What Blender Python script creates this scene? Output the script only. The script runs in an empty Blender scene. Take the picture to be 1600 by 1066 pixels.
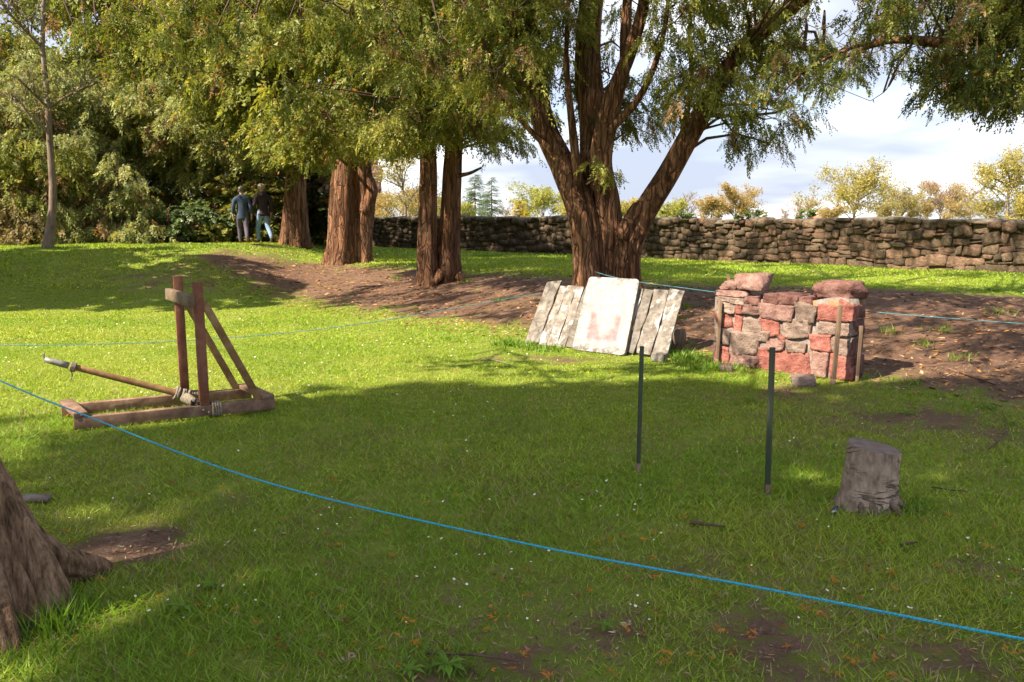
import bpy, bmesh, math
import numpy as np
from mathutils import Vector, Matrix
R_ = math.radians
scene = bpy.context.scene
COL = scene.collection
rng = np.random.default_rng(7)

# ------------------------------------------------------------------ camera, sky, sun, exposure
CAM_Z, FPX, PITCH = 1.6, 1244.0, math.atan(188.0 / 1244.0)
cd = bpy.data.cameras.new('camera'); cam = bpy.data.objects.new('camera', cd); COL.objects.link(cam)
cam.location = (0, 0, CAM_Z); cam.rotation_euler = (math.pi / 2 - PITCH, 0, 0)
cd.sensor_width = 36.0; cd.lens = 36.0 * FPX / 1600.0; cd.clip_start = 0.05; cd.clip_end = 3000
scene.camera = cam

SUN_EL, SUN_H = R_(45), Vector((-0.87, -0.49)).normalized()      # direction towards the sun
SUN = Vector((SUN_H.x * math.cos(SUN_EL), SUN_H.y * math.cos(SUN_EL), math.sin(SUN_EL)))
sl = bpy.data.lights.new('sun', 'SUN'); sl.energy = 3.7; sl.angle = R_(0.53); sl.color = (1.0, 0.86, 0.64)
so = bpy.data.objects.new('sun', sl); COL.objects.link(so); so.rotation_euler = SUN.to_track_quat('Z', 'Y').to_euler()

world = bpy.data.worlds.new('World'); scene.world = world; world.use_nodes = True
wn, wl = world.node_tree.nodes, world.node_tree.links
wn.clear()
wo = wn.new('ShaderNodeOutputWorld'); bg = wn.new('ShaderNodeBackground'); bg.inputs[1].default_value = 0.15
sky = wn.new('ShaderNodeTexSky'); sky.sky_type = 'NISHITA'; sky.sun_disc = False
sky.sun_elevation = SUN_EL; sky.sun_rotation = math.atan2(SUN_H.x, SUN_H.y)
sky.air_density = 1.0; sky.dust_density = 1.0
tc = wn.new('ShaderNodeTexCoord'); sep = wn.new('ShaderNodeSeparateXYZ')
wl.new(tc.outputs['Generated'], sep.inputs[0])
def wmath(op, a, b=None, clamp=False):
    m = wn.new('ShaderNodeMath'); m.operation = op; m.use_clamp = clamp
    for i, v in enumerate((a, b)):
        if v is None: continue
        if isinstance(v, (int, float)): m.inputs[i].default_value = v
        else: wl.new(v, m.inputs[i])
    return m.outputs[0]
den = wmath('ADD', wmath('MAXIMUM', sep.outputs[2], 0.0), 0.14)
comb = wn.new('ShaderNodeCombineXYZ')
wl.new(wmath('DIVIDE', sep.outputs[0], den), comb.inputs[0]); wl.new(wmath('DIVIDE', sep.outputs[1], den), comb.inputs[1])
def wnoise(scale, detail, off, rough=0.5):
    mp = wn.new('ShaderNodeMapping'); mp.inputs['Location'].default_value = off
    wl.new(comb.outputs[0], mp.inputs[0])
    n = wn.new('ShaderNodeTexNoise'); n.inputs['Scale'].default_value = scale; n.inputs['Detail'].default_value = detail
    n.inputs['Roughness'].default_value = rough
    wl.new(mp.outputs[0], n.inputs['Vector']); return n.outputs['Fac']
def wramp(fac, stops):
    r = wn.new('ShaderNodeValToRGB'); e = r.color_ramp.elements
    while len(e) < len(stops): e.new(0.5)
    for x, (p, c) in zip(e, stops): x.position = p; x.color = (*c, 1)
    wl.new(fac, r.inputs[0]); return r.outputs[0]
shade = wramp(wnoise(0.62, 5, (3.1, 0.4, 0), 0.48), [(0.42, (1.08, 1.2, 1.52)), (0.50, (1.45, 1.54, 1.8)), (0.57, (2.1, 2.15, 2.28)), (0.64, (2.9, 2.9, 2.92))])
cover = wramp(wnoise(0.45, 4, (8.0, 2.0, 0)), [(0.25, (0.75,) * 3), (0.45, (0.97,) * 3)])
mix = wn.new('ShaderNodeMixRGB'); wl.new(cover, mix.inputs[0]); wl.new(sky.outputs[0], mix.inputs[1]); wl.new(shade, mix.inputs[2])
wl.new(mix.outputs[0], bg.inputs[0]); wl.new(bg.outputs[0], wo.inputs[0])

vs = scene.view_settings
vs.view_transform = 'Standard'; vs.look = 'None'; vs.gamma = 1; vs.use_curve_mapping = False; vs.exposure = 2.0
scene.cycles.use_denoising = True
scene.cycles.max_bounces = 7; scene.cycles.diffuse_bounces = 4; scene.cycles.transmission_bounces = 4
scene.cycles.sample_clamp_indirect = 6.0
scene.render.film_transparent = False

# ------------------------------------------------------------------ helpers
CP, SP = math.cos(PITCH), math.sin(PITCH)
def ray(px, py):
    a, b = px - 800.0, 533.0 - py
    return np.array((a, CP * FPX + b * SP, -SP * FPX + b * CP))
def W(px, py, Y):                       # the point seen at a pixel, at forward distance Y
    d = ray(px, py); return np.array((0, 0, CAM_Z)) + d * (Y / d[1])
def proj(P):
    P = np.asarray(P, float).reshape(-1, 3) - np.array((0, 0, CAM_Z))
    f = P[:, 1] * CP - P[:, 2] * SP; u = P[:, 1] * SP + P[:, 2] * CP
    f = np.where(np.abs(f) < 1e-3, 1e-3, f)
    return np.stack([800 + FPX * P[:, 0] / f, 533 - FPX * u / f, f], 1)

def _hash(ix, iy, s):
    h = (ix * 374761393 + iy * 668265263 + s * 1442695041) & 0xFFFFFFFF
    h = ((h ^ (h >> 13)) * 1274126177) & 0xFFFFFFFF
    return ((h ^ (h >> 16)) & 0xFFFF) / 65535.0
def vnoise(x, y, s=0):
    x = np.asarray(x, float); y = np.asarray(y, float)
    ix = np.floor(x).astype(np.int64); iy = np.floor(y).astype(np.int64)
    fx, fy = x - ix, y - iy; fx = fx * fx * (3 - 2 * fx); fy = fy * fy * (3 - 2 * fy)
    a, b = _hash(ix, iy, s), _hash(ix + 1, iy, s); c, d = _hash(ix, iy + 1, s), _hash(ix + 1, iy + 1, s)
    return (a * (1 - fx) + b * fx) * (1 - fy) + (c * (1 - fx) + d * fx) * fy
def fbm(x, y, s=0, o=4):
    r, a, t = 0, 1.0, 0
    for k in range(o):
        r = r + a * vnoise(np.asarray(x) * 2 ** k, np.asarray(y) * 2 ** k, s + k); t += a; a *= 0.5
    return r / t
def sst(a, b, x):
    t = np.clip((np.asarray(x, float) - a) / (b - a), 0, 1); return t * t * (3 - 2 * t)

def raw_mesh(name, V, F, mat=None, smooth=False, tint=None, face_mat=None, mats=None):
    me = bpy.data.meshes.new(name); V = np.asarray(V, np.float32); F = np.asarray(F, np.int32)
    k = F.shape[1]
    me.vertices.add(len(V)); me.loops.add(F.size); me.polygons.add(len(F))
    me.vertices.foreach_set('co', V.ravel()); me.loops.foreach_set('vertex_index', F.ravel())
    me.polygons.foreach_set('loop_start', np.arange(0, F.size, k, dtype=np.int32))
    me.update(calc_edges=True)
    if smooth: me.polygons.foreach_set('use_smooth', np.ones(len(F), bool))
    if tint is not None:
        a = me.attributes.new('tint', 'FLOAT_COLOR', 'POINT')
        t = np.ones((len(V), 4), np.float32); t[:, :3] = tint; a.data.foreach_set('color', t.ravel())
    for m in (mats or [mat]): me.materials.append(m)
    if face_mat is not None: me.polygons.foreach_set('material_index', np.asarray(face_mat, np.int32))
    return me
def link(name, me, parent=None):
    o = bpy.data.objects.new(name, me); COL.objects.link(o)
    if parent is not None: o.parent = parent
    return o
def tag(o, label=None, cat=None, group=None, kind=None):
    for k, v in (('label', label), ('category', cat), ('group', group), ('kind', kind)):
        if v: o[k] = v
    return o
def thing(name, label, cat, loc=(0, 0, 0), group=None):
    o = bpy.data.objects.new(name, None); COL.objects.link(o); o.location = loc; o.empty_display_size = 0.1
    return tag(o, label, cat, group)
class MB:                                # gathers quads; build() links them as one mesh object
    def __init__(s): s.V, s.F, s.n = [], [], 0
    def add(s, V, F):
        V = np.asarray(V, float); s.V.append(V); s.F.append(np.asarray(F, int) + s.n); s.n += len(V); return s
    def tube(s, P, r, seg=8, cap=True, prof=None):
        V, F = tube(P, r, seg, cap, prof); return s.add(V, F)
    def box(s, c, half, ax=None, jit=0, bev=0.0):
        V, F = box(c, half, ax, jit); return s.add(V, F)
    def mesh(s, name, mat, smooth=False, org=None):
        V = np.concatenate(s.V)
        if org is not None: V = V - np.asarray(org)
        return raw_mesh(name, V, np.concatenate(s.F), mat, smooth)
    def build(s, name, mat, parent=None, smooth=False, bevel=0):
        org = parent_origin(parent)
        o = link(name, s.mesh(name, mat, smooth, org), parent)
        if bevel:
            b = o.modifiers.new('bevel', 'BEVEL'); b.width = bevel; b.segments = 2; b.limit_method = 'ANGLE'
        return o
def parent_origin(p):
    t = np.zeros(3)
    while p is not None: t = t + np.array(p.location); p = p.parent
    return t
BOXF = [(0, 2, 3, 1), (4, 5, 7, 6), (0, 1, 5, 4), (2, 6, 7, 3), (0, 4, 6, 2), (1, 3, 7, 5)]
def box(c, half, ax=None, jit=0):
    S = np.array([(x, y, z) for x in (-1, 1) for y in (-1, 1) for z in (-1, 1)], float) * np.asarray(half)
    if jit: S = S + rng.normal(0, jit, S.shape)
    if ax is not None: S = S @ np.asarray(ax)          # rows of ax are the local axes
    return S + np.asarray(c), np.array([(0, 1, 3, 2), (4, 6, 7, 5), (0, 4, 5, 1), (2, 3, 7, 6), (0, 2, 6, 4), (1, 5, 7, 3)])
def norm(v): v = np.asarray(v, float); return v / (np.linalg.norm(v, axis=-1, keepdims=True) + 1e-12)
def beam(mb, a, b, w, h, up=(0, 0, 1), jit=0):        # square timber from a to b
    a, b = np.asarray(a, float), np.asarray(b, float); d = norm(b - a); sd = norm(np.cross(d, up)); u = np.cross(sd, d)
    return mb.box((a + b) / 2, (np.linalg.norm(b - a) / 2, w / 2, h / 2), (d, sd, u), jit)
def tube(P, r, seg=8, cap=True, prof=None):
    P = np.asarray(P, float); n = len(P); r = np.broadcast_to(np.asarray(r, float), (n,))
    T = norm(np.gradient(P, axis=0)); ref = np.array((1.0, 0.0, 0.0)) if abs(T[0][0]) < 0.8 else np.array((0, 1.0, 0))
    N = np.zeros((n, 3)); N[0] = norm(ref - T[0] * np.dot(ref, T[0]))
    for i in range(1, n): N[i] = norm(N[i - 1] - T[i] * np.dot(N[i - 1], T[i]))
    B = np.cross(T, N); th = np.arange(seg) * 2 * math.pi / seg
    k = np.ones((n, seg)) if prof is None else prof(np.linspace(0, 1, n)[:, None], th[None, :])
    rr = r[:, None] * k
    V = P[:, None, :] + rr[..., None] * (np.cos(th)[None, :, None] * N[:, None, :] + np.sin(th)[None, :, None] * B[:, None, :])
    V = V.reshape(-1, 3); i = np.arange(n - 1)[:, None] * seg; j = np.arange(seg)[None, :]; j2 = (j + 1) % seg
    F = np.stack([i + j, i + j2, i + seg + j2, i + seg + j], -1).reshape(-1, 4)
    if cap:
        V = np.concatenate([V, P[:1], P[-1:]]); a, b = n * seg, n * seg + 1; L = (n - 1) * seg; q = np.arange(seg); q2 = (q + 1) % seg
        F = np.concatenate([F, np.stack([q2, q, np.full(seg, a), np.full(seg, a)], 1), np.stack([L + q, L + q2, np.full(seg, b), np.full(seg, b)], 1)])
        F = F  # degenerate quads are cleaned below
    return V, F
def curve(pts, n):                       # smooth polyline through points (Catmull-Rom)
    P = np.asarray(pts, float); P = np.concatenate([[2 * P[0] - P[1]], P, [2 * P[-1] - P[-2]]]); m = len(P) - 3
    t = np.linspace(0, m - 1e-6, n); i = t.astype(int); f = (t - i)[:, None]
    p0, p1, p2, p3 = P[i], P[i + 1], P[i + 2], P[i + 3]
    return 0.5 * (2 * p1 + (p2 - p0) * f + (2 * p0 - 5 * p1 + 4 * p2 - p3) * f ** 2 + (3 * p1 - p0 - 3 * p2 + p3) * f ** 3)
def _clean(me):                          # caps were written as quads with a repeated corner
    me.validate(); return me
_old_raw = raw_mesh
def raw_mesh(*a, **k): 
    F = np.asarray(a[2], np.int32)
    if F.shape[1] == 4 and np.any(F[:, 2] == F[:, 3]):
        deg = F[:, 2] == F[:, 3]; T = F[deg][:, :3]; Q = F[~deg]
        name, V = a[0], np.asarray(a[1], np.float32)
        me = bpy.data.meshes.new(name); nl = Q.size + T.size
        me.vertices.add(len(V)); me.loops.add(nl); me.polygons.add(len(Q) + len(T))
        me.vertices.foreach_set('co', V.ravel()); me.loops.foreach_set('vertex_index', np.concatenate([Q.ravel(), T.ravel()]))
        me.polygons.foreach_set('loop_start', np.concatenate([np.arange(0, Q.size, 4), Q.size + np.arange(0, T.size, 3)]).astype(np.int32))
        me.update(calc_edges=True)
        mat = a[3] if len(a) > 3 else k.get('mat'); sm = a[4] if len(a) > 4 else k.get('smooth', False)
        if sm: me.polygons.foreach_set('use_smooth', np.ones(len(Q) + len(T), bool))
        for m in (k.get('mats') or [mat]): me.materials.append(m)
        return me
    return _old_raw(*a, **k)

# ------------------------------------------------------------------ materials
def material(name):
    m = bpy.data.materials.new(name); m.use_nodes = True; nt = m.node_tree; nt.nodes.clear()
    return m, nt.nodes, nt.links
class NT:
    def __init__(s, name):
        s.m, s.n, s.l = material(name); s.out = s.n.new('ShaderNodeOutputMaterial')
    def coord(s, scale=(1, 1, 1), kind='Object', rot=(0, 0, 0)):
        t = s.n.new('ShaderNodeTexCoord'); mp = s.n.new('ShaderNodeMapping'); mp.inputs['Scale'].default_value = scale
        mp.inputs['Rotation'].default_value = rot
        s.l.new(t.outputs[kind], mp.inputs[0]); return mp.outputs[0]
    def noise(s, vec, scale, detail=4, rough=0.55, dist=0.0):
        n = s.n.new('ShaderNodeTexNoise'); n.inputs['Scale'].default_value = scale; n.inputs['Detail'].default_value = detail
        n.inputs['Roughness'].default_value = rough; n.inputs['Distortion'].default_value = dist
        s.l.new(vec, n.inputs['Vector']); return n.outputs['Fac']
    def voro(s, vec, scale, feat='F1', out='Distance'):
        n = s.n.new('ShaderNodeTexVoronoi'); n.feature = feat; n.inputs['Scale'].default_value = scale
        s.l.new(vec, n.inputs['Vector']); return n.outputs[out]
    def ramp(s, fac, stops, interp='LINEAR'):
        r = s.n.new('ShaderNodeValToRGB'); e = r.color_ramp.elements; r.color_ramp.interpolation = interp
        while len(e) < len(stops): e.new(0.5)
        for x, (p, c) in zip(e, stops): x.position = p; x.color = (*(c if isinstance(c, tuple) else (c,) * 3), 1)
        s.l.new(fac, r.inputs[0]); return r.outputs[0]
    def mix(s, fac, a, b, mode='MIX'):
        m = s.n.new('ShaderNodeMixRGB'); m.blend_type = mode
        for i, v in enumerate((fac, a, b)):
            if isinstance(v, (int, float)): m.inputs[i].default_value = v if i == 0 else (v, v, v, 1)
            elif isinstance(v, tuple): m.inputs[i].default_value = (*v, 1)
            else: s.l.new(v, m.inputs[i])
        return m.outputs[0]
    def math(s, op, a, b=0.0, clamp=False):
        m = s.n.new('ShaderNodeMath'); m.operation = op; m.use_clamp = clamp
        for i, v in enumerate((a, b)):
            if isinstance(v, (int, float)): m.inputs[i].default_value = v
            else: s.l.new(v, m.inputs[i])
        return m.outputs[0]
    def attr(s, name, out='Color'):
        a = s.n.new('ShaderNodeAttribute'); a.attribute_name = name; return a.outputs[out]
    def info(s, out='Random'):
        return s.n.new('ShaderNodeObjectInfo').outputs[out]
    def bump(s, h, strength=0.5, dist=0.02):
        b = s.n.new('ShaderNodeBump'); b.inputs['Strength'].default_value = strength; b.inputs['Distance'].default_value = dist
        s.l.new(h, b.inputs['Height']); return b.outputs[0]
    def pbr(s, col, rough=0.8, spec=0.3, bump=None, metal=0.0):
        p = s.n.new('ShaderNodeBsdfPrincipled')
        if isinstance(col, tuple): p.inputs['Base Color'].default_value = (*col, 1)
        else: s.l.new(col, p.inputs['Base Color'])
        if isinstance(rough, (int, float)): p.inputs['Roughness'].default_value = rough
        else: s.l.new(rough, p.inputs['Roughness'])
        p.inputs['Specular IOR Level'].default_value = spec; p.inputs['Metallic'].default_value = metal
        if bump is not None: s.l.new(bump, p.inputs['Normal'])
        s.l.new(p.outputs[0], s.out.inputs[0]); return s.m
M = {}
def leaf_material(name, trans=0.3, gloss=0.05):
    t = NT(name); c = t.attr('tint')
    d = t.n.new('ShaderNodeBsdfDiffuse'); tr = t.n.new('ShaderNodeBsdfTranslucent'); g = t.n.new('ShaderNodeBsdfGlossy')
    g.inputs['Roughness'].default_value = 0.45; g.inputs['Color'].default_value = (0.8, 0.85, 0.8, 1)
    t.l.new(c, d.inputs[0]); t.l.new(t.mix(1.0, c, (1.15, 1.1, 0.55), 'MULTIPLY'), tr.inputs[0])
    m1 = t.n.new('ShaderNodeMixShader'); m1.inputs[0].default_value = trans
    t.l.new(d.outputs[0], m1.inputs[1]); t.l.new(tr.outputs[0], m1.inputs[2])
    m2 = t.n.new('ShaderNodeMixShader'); m2.inputs[0].default_value = gloss
    t.l.new(m1.outputs[0], m2.inputs[1]); t.l.new(g.outputs[0], m2.inputs[2]); t.l.new(m2.outputs[0], t.out.inputs[0])
    M[name] = t.m
leaf_material('leaf', 0.45, 0.015); leaf_material('grass_blade', 0.42, 0.02); leaf_material('glossy_leaf', 0.3, 0.045); leaf_material('litter_bits', 0.0, 0.0)
def bark(name, lo, mid, hi, sx=9, sz=0.9, bump=1.0, lichen=None, plates=None):
    t = NT(name); v = t.coord((sx, sx, sz)); n = t.noise(v, 1.0, 7, 0.62, 0.6); f = t.noise(t.coord((sx * 5, sx * 5, sz * 4)), 1.0, 4)
    big = t.noise(t.coord((1.1, 1.1, 0.5)), 1.0, 3)
    c = t.ramp(t.math('ADD', t.math('MULTIPLY', n, 0.75), t.math('MULTIPLY', f, 0.25)), [(0.33, lo), (0.5, mid), (0.68, hi)])
    c = t.mix(t.ramp(big, [(0.4, 0.0), (0.62, 0.55)]), c, t.mix(1.0, c, (0.75, 0.72, 0.62), 'MULTIPLY'))
    if lichen: c = t.mix(t.ramp(t.noise(t.coord((6, 6, 4)), 1.0, 5), [(0.55, 0.0), (0.68, 0.7)]), c, lichen)
    h = t.math('ADD', n, t.math('MULTIPLY', f, 0.35))
    if plates:                            # long peeling plates, each with its own tint, dark in the joints
        mp = t.n.new('ShaderNodeVectorMath'); mp.operation = 'ADD'; t.l.new(t.coord((plates[0], plates[0], plates[1])), mp.inputs[0])
        w_ = t.n.new('ShaderNodeTexNoise'); w_.inputs['Scale'].default_value = 2.2; w_.inputs['Detail'].default_value = 3; t.l.new(t.coord((1, 1, 1)), w_.inputs['Vector'])
        sc_n = t.n.new('ShaderNodeVectorMath'); sc_n.operation = 'SCALE'; sc_n.inputs['Scale'].default_value = 2.2; t.l.new(w_.outputs['Color'], sc_n.inputs[0]); t.l.new(sc_n.outputs[0], mp.inputs[1])
        ed = t.ramp(t.voro(mp.outputs[0], 1.0, 'DISTANCE_TO_EDGE'), [(0.0, 0.0), (0.10, 1.0)]); cell = t.voro(mp.outputs[0], 1.0, 'F1', 'Color')
        sp_ = t.n.new('ShaderNodeSeparateXYZ'); t.l.new(cell, sp_.inputs[0])
        c = t.mix(1.0, c, t.ramp(sp_.outputs[0], [(0.0, (0.62, 0.58, 0.55)), (0.5, (1.0, 0.98, 0.95)), (1.0, (1.35, 1.22, 1.1))]), 'MULTIPLY')
        c = t.mix(t.math('MULTIPLY', t.math('SUBTRACT', 1.0, ed), 0.6), c, lo); h = t.math('ADD', h, t.math('ADD', t.math('MULTIPLY', ed, 0.5), t.math('MULTIPLY', sp_.outputs[1], 0.35 if plates[0] < 20 else 0.12)))
    M[name] = t.pbr(c, 0.9, 0.15, t.bump(h, bump, 0.05))
bark('yew_bark', (0.04, 0.019, 0.012), (0.18, 0.094, 0.06), (0.36, 0.225, 0.16), 17, 1.3, 1.0, plates=(11, 0.9))
bark('near_bark', (0.06, 0.034, 0.02), (0.25, 0.155, 0.10), (0.48, 0.33, 0.23), 30, 1.8, 1.0)
bark('pale_bark', (0.10, 0.07, 0.062), (0.20, 0.15, 0.135), (0.29, 0.225, 0.2), 14, 2.5, 0.6, (0.26, 0.24, 0.2))
bark('branch_bark', (0.05, 0.032, 0.025), (0.10, 0.068, 0.052), (0.17, 0.12, 0.09), 8, 2, 0.5)
bark('twig_bark', (0.16, 0.115, 0.095), (0.22, 0.165, 0.14), (0.29, 0.225, 0.19), 8, 2, 0.4)
bark('stump_bark', (0.075, 0.05, 0.04), (0.20, 0.147, 0.12), (0.31, 0.24, 0.2), 16, 5, 0.9, (0.30, 0.24, 0.2))

# ------------------------------------------------------------------ terrain
NU = np.array((0.682, 0.731))
def H(x, y):
    x = np.asarray(x, float); y = np.asarray(y, float); u = NU[0] * x + NU[1] * y
    w = 0.35 * (vnoise(x * 0.35 + 9, y * 0.35, 3) - 0.5)
    a = 0.55 * sst(7.5, 12.9, u + w)
    b = 0.97 * sst(-3.0, -7.5, x) * sst(13.2, 21.0, y) * (1 - 0.35 * sst(15, 22, u))
    h = 0.5 * (a + b + np.sqrt((a - b) ** 2 + 0.012)) - 0.0548
    return h + 0.035 * (vnoise(x * 0.6, y * 0.6, 5) - 0.5) * sst(2, 4, y) + 0.012 * (vnoise(x * 2.3, y * 2.3, 6) - 0.5)
def G(px, py):                           # where the ray through a pixel meets the ground
    d = ray(px, py); d = d / d[1]; lo, hi = 1.0, 70.0
    for n_ in (160, 24, 24):
        t = np.linspace(lo, hi, n_); P = np.array((0, 0, CAM_Z)) + d * t[:, None]; k = max(1, int(np.argmax(P[:, 2] < H(P[:, 0], P[:, 1])))); lo, hi = t[k - 1], t[k]
    p = P[k]; p[2] = H(p[0], p[1]); return p
def gauss(x, y, c, r): return np.exp(-(((x - c[0]) / r[0]) ** 2 + ((y - c[1]) / r[1]) ** 2))
def soil(x, y):
    x = np.asarray(x, float); y = np.asarray(y, float); u = NU[0] * x + NU[1] * y; v = NU[1] * x - NU[0] * y
    n = fbm(x * 0.7, y * 0.7, 11); f = fbm(x * 3.1, y * 3.1, 21, 3)
    e_ = sst(2.5, 6.0, x)
    bank = sst(7.4 - 0.5 * e_, 9.6 - 1.2 * e_, u) * (1 - sst(11.2 + 1.2 * e_, 13.2 + 1.2 * e_, u + (n - 0.5))) * (1 + 0.25 * e_) * sst(-21.0, -16.5, v) * (0.72 + 0.5 * (n - 0.3))
    s = 1.1 * bank
    s = np.maximum(s, 0.9 * gauss(x, y, (-1.88, 3.72), (0.36, 0.26)))
    s = np.maximum(s, 0.46 * gauss(x, y, (3.6, 6.3), (1.6, 1.1)) * (0.5 + 0.9 * n))
    s = np.maximum(s, 0.66 * gauss(x, y, (0.45, 9.2), (0.9, 0.35)))
    s = np.maximum(s, 0.27 * gauss(x, y, (1.5, 2.75), (1.2, 0.5)) * (0.1 + 1.3 * n))
    s = np.maximum(s, 0.25 * gauss(x, y, (2.4, 3.5), (1.1, 0.7)) * (0.1 + 1.3 * n))
    s = np.maximum(s, 0.55 * gauss(x, y, (-6.8, 17.0), (2.3, 1.8)) * (0.4 + n))
    s = np.maximum(s, 0.95 * gauss(x, y, (-8.2, 22.6), (2.6, 0.55)))       # the worn path past the yews
    s = np.maximum(s, 0.42 * gauss(x, y, (2.6, 7.4), (1.3, 0.5)))
    s = s + 0.27 * sst(0.46, 0.66, n) * (u < 8.4) * sst(7, 3.5, y) + 0.75 * (f - 0.5)
    return np.clip(s, 0, 1)
def axis(fine, lo, hi, step):
    c = np.arange(fine[0], fine[1] + 1e-6, step); g = []; p, s = c[-1], step
    while p < hi: s *= 1.16; p += s; g.append(p)
    b = []; p, s = c[0], step
    while p > lo: s *= 1.16; p -= s; b.append(p)
    return np.array(b[::-1] + list(c) + g)
gx, gy = axis((-9, 9.5), -900, 900, 0.125), axis((2.0, 17), -400, 1500, 0.125)
X, Y = np.meshgrid(gx, gy); Z = H(X, Y) + 0.012 * (fbm(X * 6, Y * 6, 31, 2) - 0.5)
nx, ny = len(gx), len(gy); i = np.arange(ny - 1)[:, None] * nx; j = np.arange(nx - 1)[None, :]
F = np.stack([i + j, i + j + 1, i + nx + j + 1, i + nx + j], -1).reshape(-1, 4)
t = NT('ground')
ob = t.coord()
msk = t.attr('soil', 'Fac')
fine = t.noise(ob, 9, 6, 0.65); mid = t.noise(ob, 2.2, 5); tiny = t.noise(ob, 85, 5, 0.7); big = t.noise(ob, 0.45, 3)
gcol = t.ramp(t.math('ADD', t.math('MULTIPLY', fine, 0.6), t.math('MULTIPLY', mid, 0.4)), [(0.32, (0.088, 0.15, 0.014)), (0.5, (0.18, 0.255, 0.028)), (0.66, (0.32, 0.33, 0.085))])
gcol = t.mix(t.ramp(big, [(0.4, 0.0), (0.65, 0.45)]), gcol, (0.27, 0.28, 0.07))
scol = t.ramp(t.math('ADD', t.math('MULTIPLY', tiny, 0.5), t.math('ADD', t.math('MULTIPLY', fine, 0.3), t.math('MULTIPLY', mid, 0.2))), [(0.36, (0.07, 0.038, 0.027)), (0.5, (0.165, 0.098, 0.07)), (0.63, (0.28, 0.185, 0.135)), (0.72, (0.33, 0.19, 0.10))])
k = t.ramp(t.math('ADD', msk, t.math('ADD', t.math('MULTIPLY', t.math('SUBTRACT', fine, 0.5), 1.5), t.math('MULTIPLY', t.math('SUBTRACT', tiny, 0.5), 1.0))), [(0.32, 0.0), (0.66, 1.0)])
M['ground'] = t.pbr(t.mix(k, gcol, scol), 0.95, 0.1, t.bump(t.math('ADD', fine, t.math('MULTIPLY', tiny, 0.8)), 1.0, 0.035))
gm = raw_mesh('lawn', np.stack([X.ravel(), Y.ravel(), Z.ravel()], 1), F, M['ground'], True)
a = gm.attributes.new('soil', 'FLOAT', 'POINT'); a.data.foreach_set('value', soil(X.ravel(), Y.ravel()).astype(np.float32))
lawn = tag(link('lawn', gm), 'mown lawn rising to a bank and terrace, bare soil under the yews', 'lawn', kind='structure')

# ------------------------------------------------------------------ grass, daisies, fallen sprigs
def in_view(x, y, mx=60):
    P = proj(np.stack([x, y, H(x, y)], 1)); return (P[:, 0] > -mx) & (P[:, 0] < 1600 + mx) & (P[:, 1] < 1066 + mx) & (P[:, 2] > 0.5)
gV, gT = [], []
for (y0, y1, dens, wd, h0, h1) in ((2.35, 4.2, 8500, 0.0030, 0.016, 0.046), (4.2, 6.6, 4600, 0.0042, 0.016, 0.042), (6.6, 10, 2900, 0.0052, 0.014, 0.032), (10, 16, 1200, 0.0085, 0.016, 0.036), (16, 25, 330, 0.017, 0.03, 0.06), (25, 37, 90, 0.03, 0.03, 0.07)):
    wx = 0.72 * y1 + 0.4; n = int(dens * (y1 - y0) * 2 * wx)
    x = rng.uniform(-wx, wx, n); y = rng.uniform(y0, y1, n)
    s = soil(x, y); u = NU[0] * x + NU[1] * y
    patch = fbm(x * 1.3 + 4, y * 1.3, 41, 3)
    keep = in_view(x, y) & (rng.random(n) > 1.15 * sst(0.28, 0.7, s)) & (u < 20.3)
    keep &= rng.random(n) < (0.5 + 0.9 * patch) * (0.45 + 1.1 * vnoise(x * 6, y * 6, 45))
    x, y, s, patch = x[keep], y[keep], s[keep], patch[keep]; n = len(x)
    z = H(x, y) - 0.004; hgt = rng.uniform(h0, h1, n) * (0.55 + 1.0 * patch) * (1 - 0.4 * s); az = rng.uniform(0, 2 * math.pi, n)
    lean = rng.uniform(0.4, 1.9, n) * hgt; la = rng.uniform(0, 2 * math.pi, n); w = wd * rng.uniform(0.6, 1.3, n)
    b = np.stack([x, y, z], 1); e = np.stack([np.cos(az) * w, np.sin(az) * w, np.zeros(n)], 1)
    tip = b + np.stack([np.cos(la) * lean, np.sin(la) * lean, hgt], 1)
    gV.append(np.stack([b - e, b + e, tip], 1))
    q = np.clip(fbm(x * 0.8, y * 0.8, 51, 3) * 0.8 + rng.random(n) * 0.45 - 0.12, 0, 1)[:, None]
    c = (1 - q) * np.array((0.122, 0.285, 0.013)) + q * np.array((0.43, 0.48, 0.07))
    dry = (rng.random(n) < 0.06 + 0.4 * s + 0.24 * sst(0.46, 0.70, fbm(x * 2, y * 2, 61, 2)) * sst(10, 5, y))[:, None]
    c = np.where(dry, np.array((0.36, 0.30, 0.15)) * rng.uniform(0.6, 1.1, (n, 1)), c) * rng.uniform(0.6, 1.35, (n, 1))
    gT.append(np.repeat(c, 3, 0))
gV = np.concatenate(gV).reshape(-1, 3); gT = np.concatenate(gT)
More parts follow.
